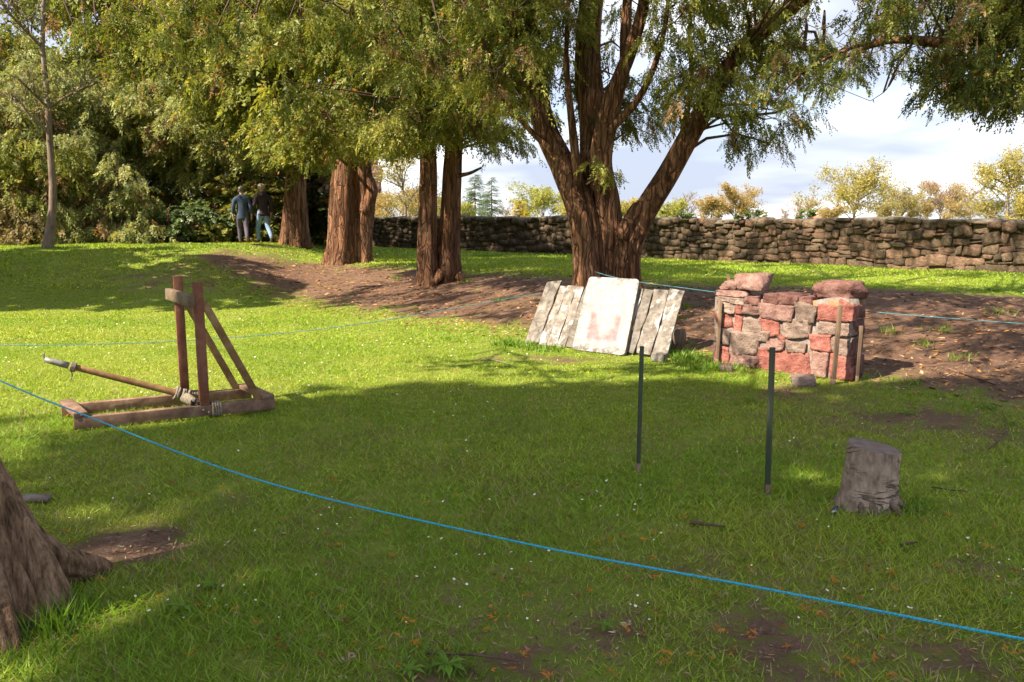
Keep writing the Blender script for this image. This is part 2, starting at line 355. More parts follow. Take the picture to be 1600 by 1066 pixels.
# taller tufts: along the wall foot, round the near trunk, the boards and the stone wall
tuft_spots = []
def tufts(c, r, n, h, col=(0.13, 0.24, 0.025)):
    tuft_spots.append((c, r, n, h, col))
for (px, py, r, n, h) in ((85, 985, 0.10, 130, 0.14), (112, 962, 0.10, 90, 0.12), (60, 1020, 0.2, 100, 0.07), (800, 540, 0.28, 220, 0.10), (850, 548, 0.2, 120, 0.10), (1075, 562, 0.3, 260, 0.09), (1110, 578, 0.25, 220, 0.10), (1045, 556, 0.2, 130, 0.10), (1350, 790, 0.18, 160, 0.07), (1420, 795, 0.2, 160, 0.07), (700, 1045, 0.2, 100, 0.07), (760, 402, 0.5, 160, 0.12), (1150, 575, 0.2, 120, 0.06)):
    g = G(px, py); tufts(g, r, n, h)
for (px, py, n) in [(px, 383 + (px - 580) * 0.0385, 24) for px in range(590, 1600, 26)]:
    g = G(px, py); tufts(g + np.array((-0.15, -0.15, 0)), 0.35, n, 0.16, (0.14, 0.22, 0.03))
for (px, py) in [(850, 470), (1470, 515), (1560, 490), (1545, 455), (1500, 560), (1440, 540), (1390, 520), (1420, 600), (1520, 640), (780, 470), (620, 435), (730, 440), (1060, 500), (1075, 480)]:
    tufts(G(px, py), 0.16, 26, 0.09, (0.16, 0.27, 0.03))
tv, tt = [], []
for (c, r, n, h, col) in tuft_spots:
    x = c[0] + rng.normal(0, r * 0.5, n); y = c[1] + rng.normal(0, r * 0.5, n); z = H(x, y) - 0.005
    hh = h * rng.uniform(0.5, 1.2, n); az = rng.uniform(0, 6.28, n); la = rng.uniform(0, 6.28, n); w = 0.0035 + 0.0006 * c[1]
    b = np.stack([x, y, z], 1); e = np.stack([np.cos(az), np.sin(az), az * 0], 1) * w; l = np.stack([np.cos(la), np.sin(la), la * 0], 1) * (hh * rng.uniform(0.2, 0.9, n))[:, None]
    tv.append(np.stack([b - e, b + e, b + l + np.array((0, 0, 1)) * hh[:, None]], 1)); tt.append(np.repeat(np.array(col) * rng.uniform(0.7, 1.25, (n, 1)), 3, 0))
gV = np.concatenate([gV, np.concatenate(tv).reshape(-1, 3)]); gT = np.concatenate([gT, np.concatenate(tt)])
grass = tag(link('grass', raw_mesh('grass', gV, np.arange(len(gV)).reshape(-1, 3), M['grass_blade'], tint=gT)), 'short green and straw coloured grass of the lawn', 'grass', kind='stuff')

n = 3200
pxs, pys = rng.uniform(0, 1600, n), 385 + 600 * rng.random(n) ** 1.5
dV, dT = [], []
for px, py in zip(pxs, pys):
    dn = vnoise(px / 90, py / 45, 77)
    if rng.random() > (1.4 * dn - 0.2 if py < 620 else 0.7 * dn - 0.22) : continue
    g = G(px, py)
    if soil(g[0], g[1]) > 0.5 or NU @ g[:2] > 19: continue
    r = rng.uniform(0.003, 0.0055) * (1 + 0.11 * g[1]); z = rng.uniform(0.02, 0.04); th = np.arange(6) * math.pi / 3 + rng.random()
    tl = rng.uniform(-0.5, 0.5, 2); col = (0.80, 0.80, 0.78) if rng.random() < 0.955 else (0.85, 0.50, 0.01)
    ring = np.stack([g[0] + r * np.cos(th), g[1] + r * np.sin(th), g[2] + z + r * (tl[0] * np.cos(th) + tl[1] * np.sin(th))], 1)
    dV.append(ring); dT.append(np.tile(np.array(col) * rng.uniform(0.8, 1.0), (6, 1)))
    if col[0] < 0.83:
        rr = ring * 0.35 + ring.mean(0) * 0.65 + np.array((0, 0, 0.003)); dV.append(rr); dT.append(np.tile((0.7, 0.45, 0.03), (6, 1)))
dV = np.concatenate(dV); nd = len(dV) // 6
tag(link('daisies', raw_mesh('daisies', dV, np.arange(nd * 6).reshape(-1, 6), M['litter_bits'], tint=np.concatenate(dT))), 'tiny white daisies scattered through the lawn', 'flowers', kind='stuff')

sV, sT = [], []
def bit(c, L, w, az, tilt, col):
    d = np.array((math.cos(az), math.sin(az), tilt)); e = np.array((-math.sin(az), math.cos(az), rng.normal(0, 0.3))) * w
    c = np.asarray(c); sV.append(np.stack([c - d * L / 2, c - e, c + d * L / 2, c + e])); sT.append(np.tile(col, (4, 1)))
for k in range(900):
    px, py = rng.uniform(0, 1600), 430 + 640 * rng.random() ** 0.8
    if rng.random() > 0.25 + 0.95 * vnoise(px / 200, py / 90, 91) * (0.35 + 0.65 * (px / 1600)): continue
    g = G(px, py)
    if NU @ g[:2] > 13: continue
    az = rng.random() * 6.28; q = rng.random()
    col = np.array((0.50, 0.17, 0.03)) if q < 0.5 else (np.array((0.22, 0.085, 0.035)) if q < 0.8 else np.array((0.30, 0.22, 0.15)))
    base = g + np.array((0, 0, 0.022)); col = col * rng.uniform(0.7, 1.2); sc = rng.uniform(0.5, 1.15)
    for m in range(rng.integers(3, 10)):
        bit(base + np.append(rng.normal(0, 0.012 * sc, 2), rng.uniform(0, 0.008)), 0.026 * sc, 0.0026 * sc, az + rng.normal(0, 0.7), rng.normal(0, 0.25), col)
for k in range(9000):                     # brown needle litter on the bare soil of the bank
    u = rng.uniform(7.8, 13.0); v = rng.uniform(-18, 3); x, y = NU[0] * u + NU[1] * v, NU[1] * u - NU[0] * v
    q = np.array((0.28, 0.17, 0.11)) if rng.random() < 0.7 else np.array((0.42, 0.20, 0.07))
    bit((x, y, H(x, y) + 0.008), rng.uniform(0.04, 0.13), rng.uniform(0.005, 0.02), rng.random() * 6.28, rng.normal(0, 0.15), q * rng.uniform(0.3, 1.5))
cx_, cy_ = rng.uniform(-2.6, 6.0, 40000), rng.uniform(2.4, 8.2, 40000); ok_ = rng.random(40000) < soil(cx_, cy_) * 1.4 - 0.3
ch_ = H(cx_, cy_)
for x, y, z0_ in zip(cx_[ok_], cy_[ok_], ch_[ok_]):   # crumbs, dead grass and needles on the bare patches near the viewpoint
    q = np.array((0.30, 0.19, 0.12)) if rng.random() < 0.55 else (np.array((0.42, 0.34, 0.20)) if rng.random() < 0.6 else np.array((0.10, 0.06, 0.045)))
    bit((x, y, z0_ + rng.uniform(0.003, 0.014)), rng.uniform(0.012, 0.05), rng.uniform(0.0015, 0.005), rng.random() * 6.28, rng.normal(0, 0.25), q * rng.uniform(0.5, 1.2))
sV = np.concatenate(sV)
tag(link('fallen_leaves', raw_mesh('fallen_leaves', sV, np.arange(len(sV)).reshape(-1, 4), M['litter_bits'], tint=np.concatenate(sT))), 'orange and brown dead yew sprigs littering the lawn and bank', 'litter', kind='stuff')

# ------------------------------------------------------------------ foliage tools
def spray_template(r, n=13, L=1.0, w=0.095, ll=0.29, droop=0.35):
    """a flat yew spray: leaflets alternating along a drooping axis (unit length along +x, normal +z)"""
    V = []
    for k in range(n):
        t = (k + 0.6) / n; s = 1 if k % 2 else -1
        c = np.array((t * L * 0.85, 0, -droop * t * t)); a = s * r.uniform(0.55, 1.05) * (1 - 0.55 * t)
        if k == n - 1: a = 0
        d = np.array((math.cos(a), math.sin(a), -0.28 - 0.5 * droop * t + r.normal(0, 0.12))); d /= np.linalg.norm(d)
        e = np.cross(d, (0, 0, 1)); e = e / np.linalg.norm(e) + np.array((0, 0, r.normal(0, 0.45))); l = ll * r.uniform(0.75, 1.2) * (1 - 0.25 * t)
        V += [c + e * w * 0.12, c + d * l * r.uniform(0.85, 1.0) + e * w * 0.35, c + d * l * r.uniform(0.4, 0.6) - e * w * 0.75]
    return np.array(V)
TR = np.random.default_rng(3)
SPRAYS = [spray_template(TR, int(TR.integers(8, 13)), 1.0, TR.uniform(0.08, 0.12), TR.uniform(0.22, 0.36), TR.uniform(0.15, 0.6)) for _ in range(10)]
FAR = [spray_template(TR, int(TR.integers(6, 9)), 1.0, TR.uniform(0.12, 0.18), TR.uniform(0.32, 0.44), TR.uniform(0.15, 0.6)) for _ in range(10)]
BROAD = [spray_template(TR, 8, 0.9, 0.30, 0.42, 0.15) for _ in range(4)]
SHADE = [spray_template(TR, 5, 1.0, 0.40, 0.55, 0.2) for _ in range(4)]
def place_sprays(P, D, S, col, templates=SPRAYS, r=rng, roll=0.6, orange=0.02, orange_col=(0.42, 0.17, 0.03)):
    """P positions, D directions, S sizes, col (n,3) -> vertices, tints"""
    n = len(P); D = norm(D); up = np.array((0, 0, 1.0)) + r.normal(0, roll, (n, 3)); B = norm(np.cross(up, D)); U = np.cross(D, B)
    Vs, Ts = [], []
    ti = r.integers(0, len(templates), n)
    for k, tp in enumerate(templates):
        m = ti == k; c = m.sum()
        if not c: continue
        q = tp[None] * S[m][:, None, None]
        V = P[m][:, None] + q[..., :1] * D[m][:, None] + q[..., 1:2] * B[m][:, None] + q[..., 2:] * U[m][:, None]
        nl = len(tp) // 3; T = np.repeat(col[m][:, None, :], nl, 1) * r.uniform(0.75, 1.25, (c, nl, 1))
        o = r.random((c, nl)) < orange; T[o] = np.array(orange_col) * r.uniform(0.6, 1.1, (o.sum(), 1))
        Vs.append(V.reshape(-1, 3)); Ts.append(np.repeat(T.reshape(-1, 3), 3, 0))
    return np.concatenate(Vs), np.concatenate(Ts)
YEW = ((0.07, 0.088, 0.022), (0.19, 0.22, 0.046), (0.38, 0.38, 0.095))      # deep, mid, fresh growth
PROP_LINES = (((0.2, 10.7), (1.9, 9.5)), ((2.3, 9.05), (3.4, 7.95)))
def shades_props(C, rad):                # keeps the boughs above the view clear of the sun that falls on the boards and mock wall
    S3 = np.array(SUN)
    for w_ in ((-8.4, 24.2, 1.6), (-7.6, 24.2, 1.6), (-7.6, 24.3, 0.9), (-3.0, 6.6, 1.2), (-9.0, 25.8, 1.5)):
        d = C - np.array(w_); k = d @ S3
        if k > 1.2 and np.linalg.norm(d - k * S3) < 0.35 + rad * 1.0: return True
    if C[2] < 2.5 or proj(C)[0][1] > -25: return False
    g = C[:2] - np.array(SUN_H) * (C[2] - 0.5) / math.tan(SUN_EL)
    for a, b in PROP_LINES:
        a, b = np.array(a), np.array(b); t = np.clip((g - a) @ (b - a) / ((b - a) @ (b - a)), 0, 1)
        if np.linalg.norm(g - a - t * (b - a)) < 0.45 + rad * 1.1: return True
    return False
class Foliage:
    def __init__(s): s.V, s.T, s.wood = [], [], MB(); s.nw = 0
    def lump(s, C, rad, n, size=0.24, axis=None, cols=YEW, droop=0.75, limbs=None, templates=SPRAYS, orange=0.035, fresh=0.5, wood_r=0.028, branchlets=None, orange_col=(0.42, 0.17, 0.03), shell=0.5):
        """a bough: drooping branchlets through an ellipsoid round C, each set with sprays"""
        C = np.asarray(C, float); rad = np.asarray(rad, float); nb = branchlets or max(4, n // 16)
        if shades_props(C, rad.max()): return s
        d = norm(rng.normal(0, 1, (nb, 3))); rr = rng.uniform(shell, 1, (nb, 1)) ** 0.7
        E = C + d * rr * rad; ax = C[:2] - (np.asarray(axis)[:2] if axis is not None else C[:2] - (1e-3, 0))
        out = norm(np.append(ax, 0)); hd = norm(out * 0.6 + np.concatenate([d[:, :2], np.zeros((nb, 1))], 1) + rng.normal(0, 0.25, (nb, 3)) * (1, 1, 0))
        L = rng.uniform(0.25, 0.6, nb) * rad.mean() * 1.3
        if size < 0.42: n = int(n * 1.25)
        per = np.maximum(1, rng.multinomial(n, np.full(nb, 1 / nb)))
        ib = np.repeat(np.arange(nb), per); m = len(ib); t = rng.random(m)
        lat = np.stack([-hd[ib, 1], hd[ib, 0], np.zeros(m)], 1); sd = rng.choice((-1, 1), m)[:, None]
        dz = -droop * (t ** 2) * L[ib]
        P = E[ib] + hd[ib] * ((t - 0.5) * L[ib])[:, None] + lat * sd * (rng.random(m) * 0.3 * L[ib] * (1.1 - t))[:, None] + np.array((0, 0, 1)) * (dz + rng.normal(0, 0.03, m))[:, None]
        D = hd[ib] * (0.4 + 0.5 * t[:, None]) + lat * sd * rng.uniform(0.1, 0.8, (m, 1)) + np.array((0, 0, 1)) * -(droop * rng.uniform(0.4, 1.5, m))[:, None]
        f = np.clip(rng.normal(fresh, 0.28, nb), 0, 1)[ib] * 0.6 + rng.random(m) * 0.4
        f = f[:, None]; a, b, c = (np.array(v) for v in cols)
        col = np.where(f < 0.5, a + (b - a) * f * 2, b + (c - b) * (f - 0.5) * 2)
        if size < 0.42: size = size * 0.76
        dead = (rng.random(nb) < 0.06)[ib]; col[dead] = np.array((0.26, 0.17, 0.09)) * rng.uniform(0.6, 1.2, (dead.sum(), 1))
        V, T = place_sprays(P, D, size * np.clip(rng.lognormal(0, 0.34, m), 0.45, 2.0), col, templates, orange=orange, orange_col=orange_col)
        s.V.append(V); s.T.append(T)
        if limbs is not None and wood_r:
            L_ = np.concatenate(limbs); w = np.linalg.norm((L_ - C) * (1, 1, 0.6), axis=1) + 0.7 * np.maximum(0, L_[:, 2] - C[2] + 0.25); A = L_[np.argmin(w)]
            md = (A + C) / 2 + rng.normal(0, 0.12, 3) + np.array((0, 0, 0.15)); n_ = max(4, int(np.linalg.norm(C - A) / 0.35))
            s.wood.tube(curve([A, md, C], n_), np.linspace(wood_r * (0.6 + 0.3 * np.linalg.norm(C - A)), wood_r * 0.35, n_), 5, False)
            for q in range(max(1, nb // 7)):          # bare dead twigs
                a_ = C + rng.normal(0, 0.22, 3) * rad; e_ = a_ + rng.normal(0, 0.42, 3) * rad; s.wood.tube(curve([a_, (a_ + e_) / 2 + rng.normal(0, 0.05, 3), e_], 4), np.linspace(wood_r * 0.3, wood_r * 0.1, 4), 3, False)
            for q in range(0, nb, 3):
                e = E[q] + hd[q] * 0.3 * L[q] - np.array((0, 0, droop * 0.3 * L[q])); mid = (C + E[q]) / 2 + np.array((0, 0, 0.06)) + rng.normal(0, 0.05, 3)
                s.wood.tube(curve([C, mid, E[q], e], 4), np.linspace(wood_r * 0.32, wood_r * 0.1, 4), 3, False)
        return s
    def build(s, parent, leaf='leaf', wood='branch_bark', name='crown'):
        V = np.concatenate(s.V); T = np.concatenate(s.T); org = parent_origin(parent)
        c = link(name, raw_mesh(name, V - org, np.arange(len(V)).reshape(-1, 3), M[leaf], tint=T), parent)
        if s.wood.n: tag(s.wood.build('branches', M[wood], parent, True), kind='stuff')
        return c
def fill(f, box_, Ys, nl, n, rad, **k):
    """lumps spread over a window of the view between two distances"""
    x0, x1, y0, y1 = box_
    for q in range(nl):
        Yd = rng.uniform(*Ys); px = x0 + (x1 - x0) * ((q * 0.618 + rng.random() * 0.25) % 1.0); py = rng.uniform(y0, y1)
        f.lump(W(px, py, Yd), np.array(rad) * rng.uniform(0.75, 1.25), n, **k)

def trunk_profile(seed, lobes=7, amp=0.12, fine=0.05, flare=0.0, fl_lobes=5, twist=0.6):
    ph = np.random.default_rng(seed).uniform(0, 6.28, 6)
    def p(t, th):
        k = 1 + amp * np.abs(np.sin(lobes / 2 * th + ph[0] + twist * t)) ** 0.7 - amp * 0.5 + amp * 0.6 * np.cos(3 * th + ph[1] - twist * t) + amp * 0.4 * np.cos(2 * th + ph[2] + 2 * t)
        nz = fbm((th + 0 * t) * 2.6 + seed, t * 9 + 0 * th, seed, 3) - 0.5
        nz2 = vnoise((th + 0 * t) * 7.3 + seed, t * 5 + 0 * th, seed + 9) - 0.5
        k = k + fine * 2 * nz + fine * 1.4 * nz2
        gr = np.random.default_rng(seed + 77)
        for q in range(max(3, lobes)):
            c0 = gr.uniform(0, 6.28) + twist * t * gr.uniform(-1, 1.5) + 0.25 * np.sin(t * gr.uniform(3, 9) + gr.uniform(0, 6)); dth = (th - c0 + math.pi) % (2 * math.pi) - math.pi
            k = k - amp * 1.25 * gr.uniform(0.4, 1) * np.exp(-(dth / gr.uniform(0.07, 0.16)) ** 2) * (0.35 + 0.65 * np.abs(np.sin(t * gr.uniform(3, 8) + gr.uniform(0, 6))))
        fl = np.exp(-t * 9.0); return k + flare * fl * (0.45 + 0.75 * np.maximum(0, np.cos(fl_lobes * th / 1.0 + ph[3])))
    return p
def limb(mb, pts, r0, r1, seed, n=50, seg=48, power=1.0, **k):
    P = curve(pts, n); t = np.linspace(0, 1, n); r = r0 + (r1 - r0) * t ** power
    mb.tube(P, r, seg, True, trunk_profile(seed, **k)); return P

# ------------------------------------------------------------------ the yews of the avenue
# big spreading yew behind the boards
YB = 11.7; base = G(945, 448); bx, by = W(945, 448, YB)[:2]; bz = float(H(bx, by))
big = thing('yew_tree', 'broad yew with three spreading limbs behind the leaning boards', 'tree', (bx, by, bz), 'old yews along the bank')
mb = MB(); Lb = []
Lb.append(limb(mb, [(W(923, 470, YB)), W(921, 400, YB), W(908, 330, YB), W(882, 265, YB + .1), W(848, 190, YB + .2), W(832, 90, YB + .4), W(815, -60, YB + .8)], 0.245, 0.12, 1, flare=0.45, lobes=7))
Lb.append(limb(mb, [W(945, 470, YB + .25), W(940, 390, YB + .25), W(932, 300, YB + .3), W(928, 200, YB + .45), W(918, 100, YB + .5), W(925, -20, YB + .6), W(930, -150, YB + .7)], 0.26, 0.14, 2, flare=0.25, lobes=9))
Lb.append(limb(mb, [W(952, 470, YB + .05), W(955, 400, YB), W(950, 320, YB), W(938, 250, YB - .1), W(955, 160, YB - .2), W(968, 125, YB - .2)], 0.19, 0.115, 3, flare=0.3, lobes=6))
Lb.append(limb(mb, [W(962, 140, YB - .2), W(985, 80, YB - .3), W(1003, 20, YB - .35), W(1020, -70, YB - .4)], 0.10, 0.06, 4, n=24, seg=20))
Lb.append(limb(mb, [W(955, 175, YB - .15), W(975, 110, YB - .1), W(978, 40, YB), W(985, -60, YB)], 0.10, 0.06, 5, n=24, seg=20))
Lb.append(limb(mb, [W(978, 470, YB - .1), W(978, 405, YB - .12), W(1000, 345, YB - .2), W(1045, 270, YB - .35), W(1095, 180, YB - .5), W(1150, 90, YB - .7), W(1230, 15, YB - .9), W(1330, -60, YB - 1.2)], 0.20, 0.09, 6, flare=0.45, lobes=5, amp=0.08))
Lb.append(limb(mb, [W(972, 372, YB - .25), W(992, 330, YB - .32), W(1003, 318, YB - .34)], 0.12, 0.05, 7, n=14, seg=18))
for q, pts in enumerate(([W(905, 300, YB - .1), W(893, 190, YB - .25), W(885, 90, YB - .35), W(890, -60, YB - .4)], [W(942, 215, YB - .2), W(1000, 150, YB - .45), W(1035, 60, YB - .6), W(1050, -60, YB - .6)], [W(1060, 245, YB - .4), W(1080, 130, YB - .2), W(1078, 40, YB), W(1095, -60, YB)], [W(1150, 90, YB - .7), W(1230, 70, YB - .9), W(1310, 90, YB - 1.0), W(1380, 60, YB - 1.0)], [W(870, 245, YB), W(815, 190, YB - .1), W(775, 140, YB - .3)])):
    Lb.append(limb(mb, pts, (.07, .06, .05, .05, .05)[q], .018, 80 + q, n=26, seg=14, amp=.06))
mb.build('trunk', M['yew_bark'], big, True)
fb = Foliage(); kw = dict(axis=(bx, by), limbs=Lb)
fill(fb, (745, 855, -60, 135), (10.6, 12.6), 15, 420, (0.62, 0.62, 0.42), size=0.20, fresh=0.55, **kw)
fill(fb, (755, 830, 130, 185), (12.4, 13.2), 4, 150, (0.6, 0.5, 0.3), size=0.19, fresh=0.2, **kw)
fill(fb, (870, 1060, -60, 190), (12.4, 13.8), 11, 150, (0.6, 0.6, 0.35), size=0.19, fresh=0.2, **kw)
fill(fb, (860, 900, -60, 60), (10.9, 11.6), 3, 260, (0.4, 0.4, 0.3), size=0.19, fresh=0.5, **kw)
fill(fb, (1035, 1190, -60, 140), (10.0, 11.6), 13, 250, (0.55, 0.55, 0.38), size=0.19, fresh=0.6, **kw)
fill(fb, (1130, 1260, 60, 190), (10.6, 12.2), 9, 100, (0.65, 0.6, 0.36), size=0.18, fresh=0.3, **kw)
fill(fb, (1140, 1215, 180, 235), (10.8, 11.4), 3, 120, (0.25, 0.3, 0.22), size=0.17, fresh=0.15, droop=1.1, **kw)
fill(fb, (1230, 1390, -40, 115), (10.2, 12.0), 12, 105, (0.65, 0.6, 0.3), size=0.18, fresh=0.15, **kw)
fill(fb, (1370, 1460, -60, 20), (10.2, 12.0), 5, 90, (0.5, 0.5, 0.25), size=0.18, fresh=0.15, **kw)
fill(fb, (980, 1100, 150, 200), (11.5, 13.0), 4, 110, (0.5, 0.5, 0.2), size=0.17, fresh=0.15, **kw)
fb.lump(W(935, 262, YB - .55), (0.28, 0.2, 0.12), 90, size=0.15, fresh=0.75, **kw)
fb.lump(W(952, 270, YB - .5), (0.2, 0.2, 0.08), 50, size=0.15, fresh=0.7, **kw)
fill(fb, (700, 1400, -420, -80), (9.5, 14.5), 14, 130, (0.9, 0.9, 0.5), size=0.34, **kw)
cot0 = 1 / math.tan(SUN_EL); tgt = 0; twin_extra = []  # extra boughs set up-sun so their shadows dapple the bank and wall
while tgt < 150:
    if tgt < 108:
        u_ = rng.uniform(8.9, 13.4); v_ = rng.uniform(-13.5, 2.5); g_ = np.array((NU[0] * u_ + NU[1] * v_, NU[1] * u_ - NU[0] * v_, 0.3))
        if 6.5 < np.hypot(*(g_[:2] - (0, 0))) and abs(v_ + 7.2) < 1.2 and u_ < 9.6: continue
    else:
        u_ = 20.3; v_ = rng.uniform(-26, -1.5); g_ = np.array((NU[0] * u_ + NU[1] * v_, NU[1] * u_ - NU[0] * v_, 1.0))
    h_ = rng.uniform(4.0, 8.5) - g_[2]; c_ = g_ + np.array((SUN_H[0] * h_ * cot0, SUN_H[1] * h_ * cot0, h_)); p_ = proj(c_)[0]
    if not (p_[1] < -70 or (p_[0] < 860 and p_[1] < 150 and c_[1] > 14)): continue
    if np.hypot(c_[0] - bx, c_[1] - by) > 7: tgt += 0.6; twin_extra.append(c_); continue
    tgt += 1; fb.lump(c_, (0.55, 0.55, 0.3), 44, size=0.34, axis=(bx, by), limbs=[Lb[0][-8:], Lb[1][-10:], Lb[3], Lb[5][-14:]], fresh=0.4, branchlets=8, shell=0.1, wood_r=0.011)
n_ok = 0
for q in range(400):  # more unseen boughs added to shade the right bank and wall
    if q % 3: u_ = rng.uniform(9.0, 14.0); v_ = rng.uniform(-7.5, 3.0); z_ = 0.35
    else: u_ = 20.3; v_ = rng.uniform(-13, -1.0); z_ = 1.0
    g_ = np.array((NU[0] * u_ + NU[1] * v_, NU[1] * u_ - NU[0] * v_, z_)); h_ = rng.uniform(4.5, 8.0) - z_; c_ = g_ + np.array((SUN_H[0] * h_ * cot0, SUN_H[1] * h_ * cot0, h_))
    if proj(c_)[0][1] > -75 or np.hypot(c_[0] - bx, c_[1] - by) > 7.5 or n_ok > 62: continue
    n_ok += 1; fb.lump(c_, (0.5, 0.5, 0.28), 44, size=0.34, axis=(bx, by), limbs=[Lb[0][-8:], Lb[1][-10:], Lb[3], Lb[5][-14:]], fresh=0.4, branchlets=8, shell=0.1, wood_r=0.011)
fb.build(big)

# twin-stemmed yew
YT = float(G(685, 447)[1]) + 0.35; b0 = W(686, 445, YT)
twin = thing('yew_tree', 'yew with two close straight stems standing mid-bank between its neighbours', 'tree', (b0[0], b0[1], float(H(b0[0], b0[1]))), 'old yews along the bank')
mb = MB(); Lt = []
Lt.append(limb(mb, [W(672, 462, YT), W(668, 400, YT), W(669, 330, YT), W(670, 250, YT), W(664, 150, YT + .1), W(660, 0, YT + .2), W(655, -150, YT)], 0.20, 0.12, 11, flare=0.6, lobes=6, amp=0.09))
Lt.append(limb(mb, [W(699, 452, YT + .15), W(700, 390, YT + .15), W(704, 320, YT + .15), W(708, 240, YT + .15), W(716, 150, YT + .2), W(725, 0, YT + .3), W(735, -150, YT + .4)], 0.225, 0.13, 12, flare=0.6, lobes=6, amp=0.1))
for pts, r0 in (([W(690, 425, YT - .12), W(680, 440, YT - .25), W(665, 457, YT - .4)], 0.10), ([W(715, 430, YT), W(728, 441, YT - .05), W(738, 449, YT - .05)], 0.09), ([W(662, 435, YT - .05), W(655, 446, YT - .15), W(648, 455, YT - .2)], 0.07)):
    limb(mb, pts, r0, 0.03, 13, n=14, seg=16, amp=0.06)
limb(mb, [W(714, 275, YT), W(735, 270, YT - .1), W(752, 262, YT - .2)], 0.045, 0.02, 15, n=10, seg=8)
mb.build('trunk', M['yew_bark'], twin, True)
ft = Foliage(); kw = dict(axis=b0, limbs=Lt)
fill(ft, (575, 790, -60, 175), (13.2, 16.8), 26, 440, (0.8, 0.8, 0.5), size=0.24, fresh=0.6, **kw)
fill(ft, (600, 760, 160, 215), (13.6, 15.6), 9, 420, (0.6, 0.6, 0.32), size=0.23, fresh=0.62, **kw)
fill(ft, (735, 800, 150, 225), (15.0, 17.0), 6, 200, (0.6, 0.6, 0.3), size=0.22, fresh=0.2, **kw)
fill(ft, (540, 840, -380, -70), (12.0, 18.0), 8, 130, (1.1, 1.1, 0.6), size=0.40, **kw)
for c_ in [q for q in twin_extra if q[0] < 0.5]: ft.lump(c_, (0.6, 0.6, 0.3), 24, size=0.42, branchlets=8, shell=0.1, wood_r=0.011, **kw)  # boughs added for their shade, hung on this tree
ft.build(twin)

# thick gnarled yew with a burr
Y2 = float(G(545, 414)[1]) + 0.5; b0 = W(545, 414, Y2)
t2 = thing('yew_tree', 'thick fluted yew with a burr on its right flank, left of the twin-stemmed one', 'tree', (b0[0], b0[1], float(H(b0[0], b0[1]))), 'old yews along the bank')
mb = MB(); L2 = []
L2.append(limb(mb, [W(533, 430, Y2), W(534, 380, Y2), W(537, 300, Y2), W(545, 230, Y2), W(550, 120, Y2), W(555, -60, Y2)], 0.37, 0.22, 21, flare=0.7, lobes=7, amp=0.12))
L2.append(limb(mb, [W(560, 424, Y2 + .15), W(563, 370, Y2 + .15), W(570, 310, Y2 + .1), W(565, 250, Y2), W(575, 150, Y2), W(600, -60, Y2)], 0.31, 0.18, 22, flare=0.6, lobes=6, amp=0.12))
limb(mb, [W(568, 330, Y2), W(577, 312, Y2 - .05), W(580, 297, Y2 - .05), W(576, 280, Y2)], 0.2, 0.16, 23, n=16, seg=20, amp=0.12)
mb.build('trunk', M['yew_bark'], t2, True)
f2 = Foliage(); kw = dict(axis=b0, limbs=L2)
fill(f2, (430, 640, -60, 200), (16.5, 20.5), 28, 410, (1.0, 1.0, 0.6), size=0.30, fresh=0.55, templates=FAR, **kw)
fill(f2, (470, 620, 175, 222), (16.8, 19.0), 9, 330, (0.7, 0.7, 0.35), size=0.28, fresh=0.6, templates=FAR, **kw)
fill(f2, (400, 680, -340, -70), (15.0, 22.0), 8, 130, (1.4, 1.4, 0.7), size=0.5, templates=FAR, **kw)
f2.build(t2)

# farthest yew of the avenue, by the people
Y3 = 24.2; b0 = W(461, 378, Y3)
t3 = thing('yew_tree', 'upright yew with fluted reddish trunk just right of the two walkers', 'tree', (b0[0], b0[1], float(H(b0[0], b0[1]))), 'old yews along the bank')
mb = MB(); L3 = []
L3.append(limb(mb, [W(455, 388, Y3), W(455, 350, Y3), W(457, 300, Y3), W(458, 240, Y3), W(455, 100, Y3), W(450, -60, Y3)], 0.26, 0.17, 31, flare=0.7, lobes=7, amp=0.12))
L3.append(limb(mb, [W(470, 388, Y3 + .2), W(470, 340, Y3 + .2), W(468, 290, Y3 + .2), W(472, 230, Y3 + .2), W(490, 90, Y3), W(500, -60, Y3)], 0.23, 0.15, 32, flare=0.7, lobes=6, amp=0.12))
mb.build('trunk', M['yew_bark'], t3, True)
f3 = Foliage(); kw = dict(axis=b0, limbs=L3)
fill(f3, (300, 530, -60, 210), (21.0, 25.5), 30, 520, (1.2, 1.2, 0.7), size=0.36, fresh=0.5, templates=FAR, **kw)
fill(f3, (395, 520, 200, 250), (21.5, 24.0), 8, 300, (0.8, 0.8, 0.4), size=0.33, fresh=0.55, templates=FAR, **kw)
fill(f3, (260, 560, -330, -70), (20.0, 27.0), 9, 150, (1.6, 1.6, 0.8), size=0.6, templates=FAR, **kw)
f3.build(t3)

